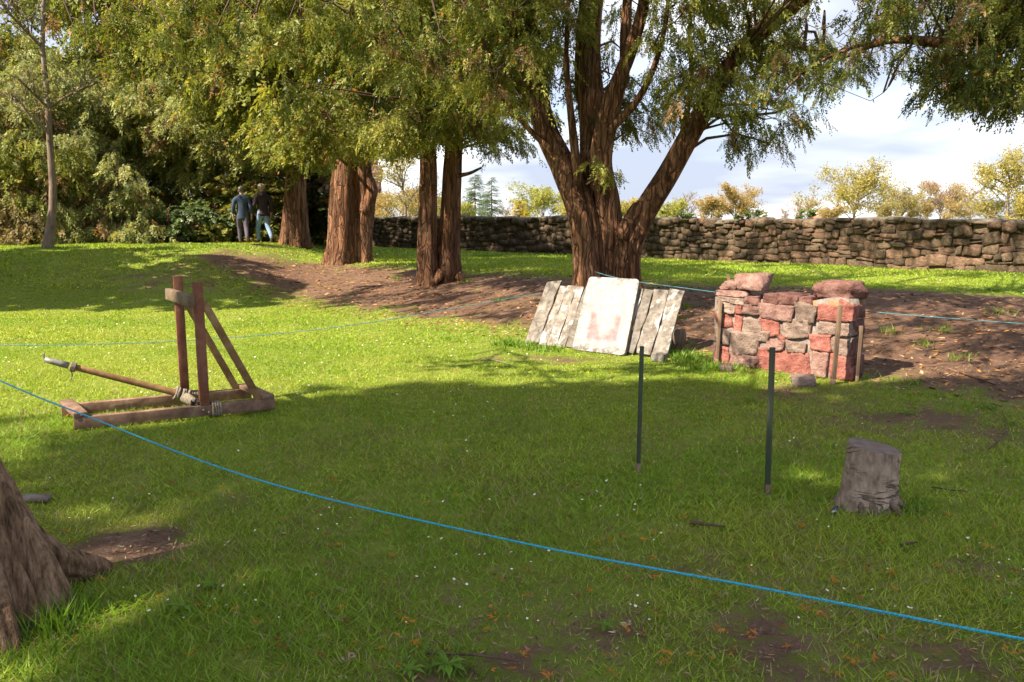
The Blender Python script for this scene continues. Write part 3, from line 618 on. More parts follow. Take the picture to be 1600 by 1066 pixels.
# near yew leaning out of the picture, and the yews beside and behind the viewpoint whose shade lies on the lawn
nb = np.array((-2.15, 3.0, 0.0))
near = thing('yew_tree', 'nearby yew trunk with spreading roots leaning out at the lower left', 'tree', tuple(nb), 'old yews on the lawn')
mb = MB(); Ln = []
Ln.append(limb(mb, [(-2.12, 3.02, -0.12), (-2.16, 3.02, 0.2), (-2.28, 3.02, 0.6), (-2.5, 3.0, 1.2), (-2.75, 2.95, 2.2), (-3.0, 2.8, 3.6), (-3.5, 2.4, 6.0), (-4.2, 2.0, 11.0)], 0.275, 0.13, 41, n=140, seg=110, power=0.6, flare=0.34, fl_lobes=5, lobes=10, amp=0.15, fine=0.08))
for pts, r0 in (([(-2.2, 3.06, 0.5), (-2.06, 3.18, 0.24), (-1.97, 3.3, 0.11), (-1.91, 3.44, 0.02), (-1.85, 3.55, -0.05)], 0.12), ([(-2.2, 3.0, 0.5), (-2.05, 2.9, 0.2), (-1.94, 2.82, 0.04), (-1.87, 2.78, -0.07)], 0.10), ([(-2.24, 3.0, 0.52), (-2.2, 2.84, 0.22), (-2.14, 2.68, 0.04), (-2.1, 2.58, -0.08)], 0.10)):
    limb(mb, pts, r0, 0.04, 43, n=40, seg=44, amp=0.14, fine=0.10)
Ln.append(limb(mb, [(-2.95, 2.9, 3.4), (-2.3, 4.2, 4.6), (-1.8, 5.8, 5.0), (-1.5, 7.2, 4.9)], 0.03, 0.009, 44, n=30, seg=14))
Ln.append(limb(mb, [(-3.0, 2.8, 3.6), (-3.6, 4.6, 4.7), (-4.1, 6.2, 5.0), (-4.3, 7.6, 4.8)], 0.03, 0.009, 45, n=30, seg=14))
Ln.append(limb(mb, [(-3.0, 2.8, 3.6), (-1.6, 1.8, 5.0), (0.0, 1.4, 6.0), (1.4, 1.2, 6.5)], 0.12, 0.02, 46, n=30, seg=14))
Ln.append(limb(mb, [(-3.0, 2.8, 3.6), (-4.5, 1.0, 5.0), (-6.0, 0.0, 6.0), (-7.5, -0.5, 7.0)], 0.14, 0.05, 47, n=30, seg=14))
mb.build('trunk', M['near_bark'], near, True)
back = thing('yew_tree', 'tall yew standing out of the picture behind the viewpoint, shading the lawn', 'tree', (-13.5, -5.0, 0), 'old yews on the lawn')
mb = MB(); Lk = [limb(mb, [(-13.5, -5.0, -.1), (-13.5, -5.0, 1), (-13.3, -5.0, 5), (-13.2, -4.8, 11), (-13.0, -4.6, 18.5)], 0.7, 0.2, 51, flare=0.4)]
for q in range(10):
    a = q * 2.4; z_ = 8.5 + q * .8; Lk.append(limb(mb, [(-13.3, -5.0, z_), (-13.3 + 2.4 * math.cos(a), -5.0 + 2.4 * math.sin(a), z_ + 1.4), (-13.2 + 5 * math.cos(a), -4.8 + 5 * math.sin(a), z_ + 2.4)], 0.15, 0.04, 52 + q, n=20, seg=12))
mb.build('trunk', M['yew_bark'], back, True)
fn, fk = Foliage(), Foliage()
cot = 1 / math.tan(SUN_EL)
gaps = [(G(*q)[:2], r) for q, r in (((200, 972), 0.30), ((490, 862), 0.16), ((100, 1050), 0.2), ((330, 850), 0.05), ((160, 725), 0.2), ((60, 690), 0.2), ((1545, 722), 0.0), ((30, 640), 0.3))]
cnt = 0
Lhi = [Ln[0][Ln[0][:, 2] > 4.2]] + Ln[3:]
while cnt < 300:
    g = np.array((rng.uniform(-7.0, 7.0), rng.uniform(-2.5, 7.55)))
    if g[0] < -3.2 and g[1] > 6.6 and rng.random() < 0.75: continue
    h = rng.uniform(11.5, 18.5); c = np.array((*(g + np.array(SUN_H) * h * cot), h)); rr = rng.uniform(0.5, 0.85)
    if any(np.linalg.norm(g - q) < r + 1.2 * rr for q, r in gaps): continue
    if g[1] > 7.55 - 0.6 * rr: continue
    p = proj(c)[0]
    if p[2] > 0 and -160 < p[0] < 1760 and p[1] > -140: continue
    cnt += 1; near_one = False
    (fn if near_one else fk).lump(c, (rr, rr, rr * 0.55), 52, size=0.68, axis=(nb if near_one else (-13.3, -5.0)), limbs=(Lhi if near_one else Lk[1:]), wood_r=0.014, fresh=0.3, branchlets=9, shell=0.1, templates=SHADE)
for q in range(34):                       # the near yew's own thin crown, above the view
    c = np.array((rng.uniform(-7.0, -2.2), rng.uniform(-1.5, 4.0), rng.uniform(4.5, 10.5)))
    if proj(c)[0][2] > 0 and proj(c)[0][1] > -160 and proj(c)[0][0] > -160: continue
    fn.lump(c, (0.7, 0.7, 0.4), 40, size=0.4, axis=nb, limbs=Lhi, branchlets=8, wood_r=0.014)
# its low boughs that hang into the top of the view, in shade
kw = dict(axis=nb, limbs=Ln[1:3], fresh=0.15)
for (px, py, Yd, rx, rz, n) in ((150, 30, 7.2, .32, .10, 130), (215, 20, 7.3, .25, .14, 120), (265, 45, 7.0, .22, .16, 110), (300, 15, 7.2, .3, .12, 100), (115, 40, 7.4, .2, .06, 60), (340, 40, 6.8, .2, .1, 70),
                              (560, 20, 7.0, .3, .14, 130), (610, 70, 7.1, .3, .12, 150), (650, 95, 7.2, .28, .12, 140), (690, 60, 7.2, .26, .1, 110), (520, 5, 6.8, .25, .1, 90), (640, 20, 7.0, .3, .1, 110), (400, 20, 6.8, .26, .12, 100), (470, 30, 6.8, .22, .08, 70), (730, 15, 7.0, .22, .08, 60)):
    fn.lump(W(px, py, Yd), (rx, 0.3, rz), n, size=0.15, wood_r=0.02, **kw)
fn.build(near); fk.build(back)

# yew off to the right whose bough hangs into the top right corner
rt = thing('yew_tree', 'yew out of the picture on the right whose dark bough fills the top corner', 'tree', (8.6, 6.6, float(H(8.6, 6.6))), 'old yews on the lawn')
mb = MB(); Lr = [limb(mb, [(8.6, 6.6, 0), (8.5, 6.6, 1.2), (8.4, 6.7, 3), (8.3, 6.8, 6)], 0.4, 0.18, 61, flare=0.4)]
Lr.append(limb(mb, [(8.4, 6.7, 2.6), W(1760, 100, 7.0), W(1640, 72, 7.1), W(1560, 55, 7.2), W(1480, 66, 7.3), W(1400, 62, 7.5), W(1350, 75, 7.7)], 0.10, 0.022, 62, n=40, seg=14))
Lr.append(limb(mb, [W(1640, 72, 7.1), W(1590, 20, 7.0), W(1520, -10, 7.0), W(1440, -20, 7.2)], 0.05, 0.02, 63, n=24, seg=10))
Lr.append(limb(mb, [W(1400, 62, 7.5), W(1330, 75, 7.8), W(1260, 110, 8.2), W(1210, 160, 8.6)], 0.022, 0.008, 64, n=24, seg=8))
Lr.append(limb(mb, [W(1430, 62, 7.4), W(1400, 110, 7.5), W(1385, 140, 7.5), W(1360, 158, 7.5)], 0.008, 0.003, 65, n=16, seg=5))
mb.build('trunk', M['yew_bark'], rt, True)
fr = Foliage(); kw = dict(axis=(8.4, 6.7), limbs=Lr, fresh=0.1)
fill(fr, (1500, 1640, -50, 125), (6.6, 7.8), 22, 150, (0.34, 0.36, 0.22), size=0.15, wood_r=0.016, **kw)
fill(fr, (1455, 1560, 60, 150), (6.8, 7.6), 9, 110, (0.26, 0.3, 0.14), size=0.14, wood_r=0.012, **kw)
fill(fr, (1530, 1620, 120, 165), (6.6, 7.4), 5, 90, (0.22, 0.25, 0.12), size=0.14, wood_r=0.012, **kw)
fill(fr, (1380, 1520, -50, 25), (6.8, 7.8), 9, 110, (0.3, 0.34, 0.14), size=0.14, wood_r=0.012, **kw)
fill(fr, (1210, 1370, 60, 150), (7.6, 8.8), 9, 60, (0.28, 0.34, 0.14), size=0.13, wood_r=0.004, **kw)
for q in range(40):
    c = np.array((rng.uniform(6.6, 11.5), rng.uniform(3.5, 9.5), rng.uniform(3.6, 8)))
    p = proj(c)[0]
    if -200 < p[0] < 1780 and p[1] > -150: continue
    fr.lump(c, (0.8, 0.8, 0.45), 60, size=0.45, axis=(8.4, 6.7), limbs=[Lr[0][Lr[0][:, 2] > 3]], branchlets=9)
fr.build(rt)
# yew out of the picture on the left, its shade lies across the rising lawn
lt = thing('yew_tree', 'yew out of the picture on the left whose shade crosses the rising lawn', 'tree', (-15.5, 12.5, 0.2), 'old yews on the lawn')
mb = MB(); Ll = [limb(mb, [(-15.5, 12.5, -.1), (-15.5, 12.5, 1.2), (-15.4, 12.6, 3), (-15.2, 12.7, 7)], 0.45, 0.18, 71, flare=0.4)]
mb.build('trunk', M['yew_bark'], lt, True)
fl = Foliage(); cnt = 0
while cnt < 62:
    g = np.array((rng.uniform(-14.5, -4.6), rng.uniform(14.9, 20.5))); h = rng.uniform(4.2, 8.5); c = np.array((*(g + np.array(SUN_H) * h * cot), h))
    p = proj(c)[0]
    if p[0] > -170 and p[1] > -150: continue
    cnt += 1; fl.lump(c, (0.8, 0.8, 0.4), 52, size=0.6, axis=(-15.4, 12.6), limbs=[Ll[0][Ll[0][:, 2] > 3]], branchlets=9, templates=SHADE)
fl.build(lt)

# ------------------------------------------------------------------ wood and shrubs at the left, beyond the rising lawn
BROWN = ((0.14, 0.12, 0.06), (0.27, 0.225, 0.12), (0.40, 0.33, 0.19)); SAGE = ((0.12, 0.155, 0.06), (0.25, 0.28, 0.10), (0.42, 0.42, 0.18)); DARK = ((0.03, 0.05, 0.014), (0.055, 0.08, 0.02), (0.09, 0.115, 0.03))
def conifer_mass(label, px, py, Yd, fills, name='yew_tree', cat='tree', group='evergreens behind the walkers', tr=0.3, leaf='leaf'):
    b = W(px, py, Yd); z = float(H(b[0], b[1])); o = thing(name, label, cat, (b[0], b[1], z), group)
    mb = MB(); k_ = 1.0 if tr > 0.2 else (0.25 if tr > 0.1 else 0.13); L = [limb(mb, [(b[0], b[1], z - .1), (b[0] + .1, b[1], z + 2 * k_), (b[0] - .1, b[1], z + 5 * k_), (b[0], b[1], z + 9 * k_)], tr, tr * 0.3, int(px) % 97 + 3, n=24, seg=16, flare=0.3)]
    mb.build('trunk', M['yew_bark'], o, True); f = Foliage()
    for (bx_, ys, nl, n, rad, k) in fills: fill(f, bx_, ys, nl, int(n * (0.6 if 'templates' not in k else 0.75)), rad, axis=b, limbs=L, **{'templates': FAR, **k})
    f.build(o, leaf); return o
conifer_mass('tall evergreen with bright drooping boughs arching over the two walkers', 330, 378, 28.0,
    [((230, 420, 235, 330), (26.2, 27.8), 16, 380, (1.0, 1.0, 0.45), dict(size=0.30, fresh=0.55, cols=SAGE)), ((225, 450, -60, 180), (25.5, 29.5), 30, 420, (1.3, 1.3, 0.8), dict(size=0.40, fresh=0.5)), ((200, 400, 150, 258), (25.6, 28.0), 22, 420, (1.2, 1.2, 0.55), dict(size=0.36, fresh=0.62, cols=SAGE)), ((250, 430, 235, 300), (26.0, 28.0), 9, 260, (1.0, 1.0, 0.4), dict(size=0.34, fresh=0.3, cols=SAGE)), ((200, 460, -320, -70), (24, 30), 14, 180, (1.8, 1.8, 0.9), dict(size=0.65))])
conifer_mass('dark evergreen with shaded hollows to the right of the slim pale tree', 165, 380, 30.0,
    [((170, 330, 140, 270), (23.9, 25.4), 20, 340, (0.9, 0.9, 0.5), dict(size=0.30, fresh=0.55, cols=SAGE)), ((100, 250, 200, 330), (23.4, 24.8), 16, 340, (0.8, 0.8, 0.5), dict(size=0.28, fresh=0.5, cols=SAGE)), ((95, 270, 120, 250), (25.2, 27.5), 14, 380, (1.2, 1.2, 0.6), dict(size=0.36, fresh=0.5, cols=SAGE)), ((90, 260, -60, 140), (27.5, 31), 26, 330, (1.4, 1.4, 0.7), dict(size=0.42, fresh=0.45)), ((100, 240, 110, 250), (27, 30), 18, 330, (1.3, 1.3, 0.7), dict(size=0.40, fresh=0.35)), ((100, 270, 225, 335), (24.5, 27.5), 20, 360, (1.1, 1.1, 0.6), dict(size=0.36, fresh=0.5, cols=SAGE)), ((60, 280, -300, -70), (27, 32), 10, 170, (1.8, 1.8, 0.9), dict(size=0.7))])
conifer_mass('bushy sage green conifer at the left edge with browned skirt', 15, 380, 26.5,
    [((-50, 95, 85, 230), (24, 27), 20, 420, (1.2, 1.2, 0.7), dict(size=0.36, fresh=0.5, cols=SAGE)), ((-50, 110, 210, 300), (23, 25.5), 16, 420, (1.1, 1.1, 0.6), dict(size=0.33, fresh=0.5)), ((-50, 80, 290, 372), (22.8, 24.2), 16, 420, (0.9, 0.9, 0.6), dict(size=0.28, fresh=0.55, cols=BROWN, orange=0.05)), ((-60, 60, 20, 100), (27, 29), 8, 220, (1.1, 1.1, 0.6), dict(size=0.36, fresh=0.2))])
conifer_mass('sage green conifer hedge growing behind the slim pale trunk', 150, 382, 25.0,
    [((85, 230, 285, 345), (23.6, 25.5), 15, 420, (1.0, 1.0, 0.5), dict(size=0.28, fresh=0.55, cols=SAGE)), ((80, 235, 340, 378), (23.2, 24.2), 11, 300, (0.8, 0.6, 0.4), dict(size=0.26, fresh=0.4, cols=SAGE))], 'conifer_bush', 'bush', 'shrubs along the wood edge', 0.12)
def shrub(label, fills, px, Yd, leaf='glossy_leaf', name='laurel_bush'):
    return conifer_mass(label, px, 380, Yd, fills, name, 'bush', 'shrubs along the wood edge', 0.06, leaf)
HOL = ((0.045, 0.075, 0.025), (0.085, 0.13, 0.04), (0.15, 0.21, 0.07)); BRM = ((0.12, 0.14, 0.035), (0.23, 0.25, 0.06), (0.38, 0.37, 0.12))
shrub('dark glossy laurel bush in the hollow left of the walkers', [((255, 345, 275, 375), (24.2, 25.6), 14, 480, (0.8, 0.7, 0.6), dict(size=0.20, cols=HOL, templates=BROAD, fresh=0.45, droop=0.2, orange=0.0))], 300, 25.2)
shrub('low sunlit bramble thicket at the feet of the wood', [((190, 340, 345, 378), (24.0, 25.2), 17, 400, (0.7, 0.5, 0.38), dict(size=0.17, cols=BRM, templates=BROAD, fresh=0.5, droop=0.1, orange=0.02))], 270, 24.0, 'leaf', 'bramble_bush')
shrub('sunlit leafy thicket directly behind the two walkers', [((325, 450, 285, 374), (25.3, 26.8), 28, 380, (0.8, 0.6, 0.5), dict(size=0.19, cols=BRM, templates=BROAD, fresh=0.55, droop=0.1, orange=0.02))], 390, 26.5, 'leaf', 'bramble_bush')
shrub('dark evergreen bush between the two left avenue yews', [((478, 520, 250, 375), (25.5, 27.5), 12, 320, (1.0, 0.9, 0.7), dict(size=0.34, cols=DARK, templates=BROAD, fresh=0.4, droop=0.2)), ((430, 520, 230, 330), (28, 30), 12, 240, (1.2, 0.9, 0.8), dict(size=0.4, cols=DARK, fresh=0.4))], 500, 27.0)
# bare shrub with pale crooked branches behind the walkers
b = W(385, 378, 26.2); z = float(H(b[0], b[1])); ds = thing('bare_shrub', 'leafless shrub of pale crooked branches behind the walkers', 'bush', (b[0], b[1], z), 'shrubs along the wood edge')
mb = MB()
for (pts, r0) in (([(400, 378), (385, 330), (350, 285), (325, 268)], .06), ([(395, 370), (400, 320), (430, 290), (470, 272)], .05), ([(388, 350), (360, 318), (322, 310), (300, 300)], .04), ([(395, 345), (370, 340), (335, 342), (320, 330)], .03), ([(400, 330), (380, 290), (385, 265), (400, 250)], .04), ([(405, 320), (440, 312), (462, 300)], .03), ([(420, 300), (425, 270), (440, 255)], .03)):
    pts3 = [W(x, y, 26.2 + rng.uniform(-.3, .3)) for x, y in pts]; P = curve(pts3, 16); mb.tube(P, np.linspace(r0, 0.012, 16), 6, False)
    for q in range(9):
        s_ = P[rng.integers(4, 16)]; e = s_ + rng.normal(0, 0.4, 3) + np.array((0, -0.1, 0.1)); mb.tube(curve([s_, (s_ + e) / 2 + rng.normal(0, 0.08, 3), e], 6), np.linspace(0.016, 0.006, 6), 4, False)
mb.build('branches', M['twig_bark'], ds, True)
# deep wood that closes the view behind the evergreens
f = Foliage()
for q in range(46): f.lump(W(rng.uniform(-40, 430), rng.uniform(20 if q % 2 else 150, 370), rng.uniform(32, 36)), (2.0, 1.2, 1.2), 150, size=0.7, cols=SAGE, branchlets=12, templates=FAR)
V = np.concatenate(f.V); tag(link('woodland_undergrowth', raw_mesh('woodland_undergrowth', V, np.arange(len(V)).reshape(-1, 3), M['leaf'], tint=np.concatenate(f.T))), 'dark tangled wood closing the view behind the evergreens', 'woodland', kind='stuff')

# ------------------------------------------------------------------ deciduous trees
def broadleaf(name, label, base, height, spread, cols, leaf_n, leaf_s, seed, twig='twig_bark', group=None, levels=3, trunk_r=None, lean=(0, 0), low=0.3, leaf_sd=0.035, pts=None, parts=True, fan=7):
    r = np.random.default_rng(seed); base = np.asarray(base, float); o = thing(name, label, 'tree', tuple(base), group)
    mb = MB(); tips = []; tr = trunk_r or height * 0.028
    top = base + np.array((lean[0], lean[1], height * 0.8))
    P0 = curve(pts if pts is not None else [base - (0, 0, .2), base + np.array((lean[0] * .2 + r.normal(0, .02) * height, 0, height * .3)), base + np.array((lean[0] * .6, lean[1] * .6, height * .55)), top], 14)
    mb.tube(P0, np.linspace(tr, tr * 0.25, 14) + tr * 0.5 * np.exp(-np.linspace(0, 1, 14) * 12), 8, False)
    def grow(P, rad, lvl, L):
        nch = fan if lvl == 1 else (6 if lvl == 2 else 5)
        if lvl == 1: nch = int(fan * 2)
        for q in range(nch):
            t = r.uniform(low if lvl == 1 else 0.25, 1.0); S = P[min(len(P) - 1, int(t * (len(P) - 1)))]; T = norm(P[-1] - P[0])
            az = r.uniform(0, 6.28) if lvl > 1 else q * 2.4 + r.normal(0, .3)
            d = np.array((math.cos(az), math.sin(az), r.uniform(0.0, 0.9))); d = norm(d + T * (0.9 if lvl > 1 else 0.35))
            l = L * r.uniform(0.6, 1.1) * (1.15 - 0.45 * t if lvl == 1 else 0.9)
            E = S + d * l * np.array((1, 1, 0.9)); mid = (S + E) / 2 + r.normal(0, 0.07 * l, 3) + np.array((0, 0, 0.06 * l)); n_ = 6 if lvl < 3 else 4
            C = curve([S, mid, E], n_); rr = rad * (0.55 if lvl > 1 else 0.42) * r.uniform(0.7, 1.1)
            mb.tube(C, np.linspace(rr, rr * 0.35, n_), 5 if lvl == 1 else 3, False)
            if lvl >= levels - 1: tips.extend(C[len(C) // 3:])
            if lvl < levels: grow(C, rr, lvl + 1, l * 0.52)
    grow(P0, tr, 1, spread * 0.5)
    mb.build('trunk', M[twig], o, True)
    if leaf_n:
        tips = np.array(tips); ii = r.integers(0, len(tips), leaf_n); C = tips[ii] + r.normal(0, leaf_sd * height, (leaf_n, 3))
        D = norm(r.normal(0, 1, (leaf_n, 3))); B = norm(np.cross(D, r.normal(0, 1, (leaf_n, 3)))); s_ = leaf_s * r.uniform(0.6, 1.3, (leaf_n, 1))
        V = np.stack([C - D * s_, C + D * s_ + B * s_ * 0.5, C + D * s_ * 0.2 - B * s_ * 0.8], 1).reshape(-1, 3) - base
        a, c = np.array(cols[0]), np.array(cols[1]); q = np.clip(0.5 * r.random((len(tips), 1))[ii] + 0.5 * r.random((leaf_n, 1)), 0, 1); T = (a + (c - a) * q)
        link('crown', raw_mesh('crown', V, np.arange(len(V)).reshape(-1, 3), M['leaf'], tint=np.repeat(T, 3, 0)), o)
    return o
# slim pale tree on the rising lawn
g = G(72, 388); Ys = g[1]
broadleaf('slim_tree', 'slim pale-barked tree with few leaves on the rising lawn at left', g, 8.5, 3.6, ((0.10, 0.12, 0.05), (0.22, 0.20, 0.11)), 2600, 0.055, 5, 'pale_bark', trunk_r=0.115, low=0.5, fan=6, levels=4, leaf_sd=0.03,
    pts=[g - (0, 0, .15), W(80, 350, Ys), W(83, 300, Ys), W(78, 225, Ys), W(74, 150, Ys), W(66, 60, Ys), W(72, -40, Ys), W(70, -120, Ys)])
# low sprigs hanging in front of it
YEL = ((0.27, 0.23, 0.06), (0.46, 0.40, 0.13)); OCH = ((0.30, 0.21, 0.10), (0.47, 0.36, 0.18)); PNK = ((0.28, 0.19, 0.15), (0.44, 0.32, 0.24)); OLV = ((0.25, 0.21, 0.09), (0.40, 0.34, 0.16)); LIM = ((0.25, 0.26, 0.06), (0.44, 0.43, 0.14))
far = [  # px, top py, width px, distance, leaf colours, leaf count, leaf size, label
    (1340, 276, 120, 130, YEL, 5200, .26, 'rounded yellow-green tree beyond the wall with one long low limb', 'spring_tree'),
    (1412, 302, 90, 142, OLV, 3600, .24, 'low olive tree between the rounded yellow tree and the pinkish one', 'spring_tree'),
    (1472, 297, 92, 150, PNK, 4200, .22, 'rounded pinkish budding tree beyond the wall', 'spring_tree'),
    (1517, 290, 55, 155, PNK, 500, .15, 'bare purplish tree beside the tall yellow tree at right', 'bare_tree'),
    (1580, 253, 125, 112, YEL, 5200, .24, 'tallest yellow-leaved tree at the right edge beyond the wall', 'spring_tree'),
    (1440, 318, 60, 150, OCH, 2200, .22, 'small ochre tree tucked under the pinkish tree', 'spring_tree'),
    (1150, 306, 95, 120, OCH, 4600, .22, 'orange-brown budding tree right of the big yew limb', 'spring_tree'),
    (1112, 318, 60, 118, OCH, 2400, .22, 'smaller orange-brown tree touching the big yew limb', 'spring_tree'),
    (1074, 303, 56, 142, PNK, 300, .15, 'bare grey tree above the yellow bushes by the yew limb', 'bare_tree'),
    (1048, 325, 60, 100, LIM, 2600, .2, 'bright yellow-green bush seen under the leaning yew limb', 'spring_tree'),
    (985, 318, 60, 100, YEL, 2600, .2, 'yellow bush framed in the fork of the big yew', 'spring_tree'),
    (850, 303, 100, 100, LIM, 4200, .2, 'wide yellow-green tree left of the big yew trunk', 'spring_tree'),
    (790, 320, 45, 120, PNK, 200, .14, 'thin bare tree between the spruces and the golden bush', 'bare_tree'),
    (628, 236, 120, 62, OLV, 2600, .12, 'half-bare tree seen between the thick yew and the twin yew', 'spring_tree'),
    (648, 292, 70, 75, OCH, 3600, .14, 'ochre bushy tree just left of the twin yew', 'spring_tree'),
    (602, 300, 60, 80, OCH, 2200, .14, 'ochre bushy tree at the foot of the tower', 'spring_tree'),
    (1228, 326, 26, 200, PNK, 300, .2, 'tiny bare tree left of the far cottage', 'bare_tree'),
    (1262, 321, 60, 200, PNK, 1600, .26, 'far pinkish tree just behind the cottage chimneys', 'bare_tree'),
    (725, 318, 40, 80, LIM, 1500, .16, 'yellow bush at the foot of the spruces', 'spring_tree'),
    (1300, 330, 50, 120, OCH, 1500, .2, 'low ochre bush just right of the far cottage', 'spring_tree'),
    (1385, 322, 60, 125, OLV, 1800, .2, 'low olive bush under the rounded yellow tree', 'spring_tree'),
    (1495, 322, 60, 135, OCH, 1800, .2, 'low ochre bush under the bare purplish tree', 'spring_tree'),
    (1548, 316, 55, 118, YEL, 1800, .2, 'yellow bush filling the gap left of the tallest tree', 'spring_tree'),
    (1010, 330, 50, 95, LIM, 1500, .18, 'lime green bush low behind the leaning yew limb', 'spring_tree'),
    (895, 322, 50, 95, YEL, 1500, .18, 'yellow bush touching the left side of the big yew', 'spring_tree'),
    (690, 305, 50, 78, LIM, 1500, .15, 'lime tree showing between the two stems of the twin yew', 'spring_tree'),
    (1610, 318, 70, 100, YEL, 2400, .22, 'low yellow bush under the tallest tree at right', 'spring_tree'),
]
for k_, (px, tp, wp, Yd, cl, ln, ls, lab, nm) in enumerate(far):
    tpz = W(px, tp, Yd); bz_ = float(H(tpz[0], tpz[1])); hh = tpz[2] - bz_; sp = 1.2 * wp * Yd / FPX
    broadleaf(nm, lab, (tpz[0], tpz[1], bz_), hh, sp * 0.98, cl, int(ln * 1.7), ls * 0.62, 100 + k_, 'twig_bark', 'trees beyond the wall', levels=3, low=0.06, leaf_sd=0.05, fan=10 if nm == 'bare_tree' else 8, trunk_r=hh * (0.03 if Yd > 90 else 0.024))
def spruce(label, px, tp, Yd, wpx, col, seed, name='spruce_tree'):
    r = np.random.default_rng(seed); tpz = W(px, tp, Yd); bz_ = float(H(tpz[0], tpz[1])); hh = tpz[2] - bz_; rad = wpx * Yd / FPX / 2
    o = thing(name, label, 'tree', (tpz[0], tpz[1], bz_), 'conifers beyond the wall'); mb = MB()
    mb.tube([(tpz[0], tpz[1], bz_ - .1), (tpz[0], tpz[1], bz_ + hh / 2), tuple(tpz)], [hh * .018, hh * .012, .01], 7, False)
    P, D, S = [], [], []
    for q in range(150):
        t = r.uniform(0.05, 1); az = q * 2.4 + r.normal(0, .3); l = rad * (1.05 - t) ** 0.8 * r.uniform(.75, 1.15) + .1; z0 = bz_ + hh * t; d = np.array((math.cos(az), math.sin(az), 0)); c = np.array((tpz[0], tpz[1], z0))
        mb.tube([c, c + d * l * .6 - (0, 0, .1 * l), c + d * l + (0, 0, .05 * l)], [.03, .02, .008], 3, False)
        for s_ in np.linspace(.25, 1, max(3, int(l / .16))):
            for sd in (-1, 1):
                P.append(c + d * l * s_ - np.array((0, 0, .12 * l * math.sin(s_ * 3)))); D.append(d + sd * np.array((-d[1], d[0], 0)) * r.uniform(.3, .9) + np.array((0, 0, r.uniform(-.35, .1)))); S.append(r.uniform(.3, .5) * (0.6 + rad * 0.2))
    mb.build('trunk', M['branch_bark'], o, True)
    V, T = place_sprays(np.array(P), np.array(D), np.array(S), np.tile(col, (len(P), 1)) * r.uniform(.7, 1.2, (len(P), 1)), r=r, orange=0)
    link('crown', raw_mesh('crown', V - parent_origin(o), np.arange(len(V)).reshape(-1, 3), M['leaf'], tint=T), o)
spruce('taller bluish spruce right beside the twin yew', 742, 272, 88, 62, (0.11, 0.17, 0.09), 301)
spruce('slighter bluish spruce standing right of the taller one', 768, 277, 84, 44, (0.11, 0.17, 0.09), 302)
spruce('small golden conifer poking above the wall', 812, 314, 58, 40, (0.46, 0.36, 0.04), 303, 'golden_conifer')

# ------------------------------------------------------------------ the tower and cottage beyond the wall
def stone_mat(name, a, b_, c, sc=7, rnd=0.35, bump=0.6):
    t = NT(name); o = t.coord(); n = t.noise(o, sc, 6, 0.6); n2 = t.noise(o, sc * 5, 4)
    col = t.ramp(t.math('ADD', t.math('MULTIPLY', n, .7), t.math('MULTIPLY', n2, .3)), [(0.32, a), (0.5, b_), (0.68, c)])
    k = t.ramp(t.info(), [(0.0, 1 - rnd), (1.0, 1 + rnd)])
    M[name] = t.pbr(t.mix(1.0, col, k, 'MULTIPLY'), 0.92, 0.15, t.bump(t.math('ADD', n, t.math('MULTIPLY', n2, .4)), bump, 0.03))
stone_mat('red_sandstone', (0.20, 0.075, 0.06), (0.31, 0.13, 0.10), (0.40, 0.20, 0.15), 1.2, 0.05); stone_mat('pale_sandstone', (0.27, 0.17, 0.14), (0.36, 0.25, 0.21), (0.45, 0.33, 0.28), 1.2, 0.05)
Yt = 118; c = W(580, 340, Yt); tw = thing('stone_tower', 'red sandstone octagonal tower with balustraded top behind the thick yew', 'tower', (c[0], c[1], 0.9))
def octo(mb, r, z0, z1): mb.tube([(c[0], c[1], z0), (c[0], c[1], (z0 + z1) / 2), (c[0], c[1], z1)], r, 8, True)
zt = lambda py: float(W(580, py, Yt)[2])
mb = MB(); octo(mb, 1.62, -0.5, zt(284)); mb.build('shaft', M['red_sandstone'], tw)
mb = MB(); octo(mb, 1.78, zt(284), zt(281)); octo(mb, 1.98, zt(281), zt(278)); mb.build('cornice', M['pale_sandstone'], tw)
mb = MB(); octo(mb, 1.80, zt(278), zt(262)); mb.build('parapet', M['pale_sandstone'], tw)
for q in range(16):
    a = q * math.pi / 8 + .2; mb = MB(); mb.tube([(c[0] + 1.82 * math.cos(a), c[1] + 1.82 * math.sin(a), zt(276)), (c[0] + 1.82 * math.cos(a), c[1] + 1.82 * math.sin(a), zt(265))], .11, 6); mb.build('baluster', M['red_sandstone'], tw)
mb = MB(); octo(mb, 1.95, zt(262), zt(259)); mb.build('coping', M['pale_sandstone'], tw)
mb = MB(); octo(mb, 1.2, zt(259), zt(238)); mb.build('turret', M['red_sandstone'], tw)
for py in (300, 325):
    mb = MB(); mb.box((c[0] + 1.55, c[1] - .55, zt(py)), (.12, .3, .45)); mb.build('window', M['branch_bark'], tw)
t = NT('white_render'); M['white_render'] = t.pbr(t.ramp(t.noise(t.coord(), 3, 4), [(0.3, (0.62, 0.58, 0.52)), (0.7, (0.74, 0.71, 0.65))]), 0.9)
t = NT('pantile'); M['pantile'] = t.pbr(t.ramp(t.noise(t.coord(), 4, 4), [(0.3, (0.26, 0.10, 0.06)), (0.7, (0.38, 0.17, 0.11))]), 0.9)
Yc = 175; p0, p1 = W(1268, 344, Yc), W(1300, 344, Yc); zc = lambda py: float(W(1280, py, Yc)[2])
cot_ = thing('cottage', 'far white cottage with red roof and two pale chimneys above the wall', 'house', (float(p0[0]), Yc, 0.5))
mb = MB(); mb.box(((p0[0] + p1[0]) / 2, Yc, (0.2 + zc(344)) / 2), ((p1[0] - p0[0]) / 2, 3, (zc(344) - 0.2) / 2)); mb.build('wall', M['white_render'], cot_)
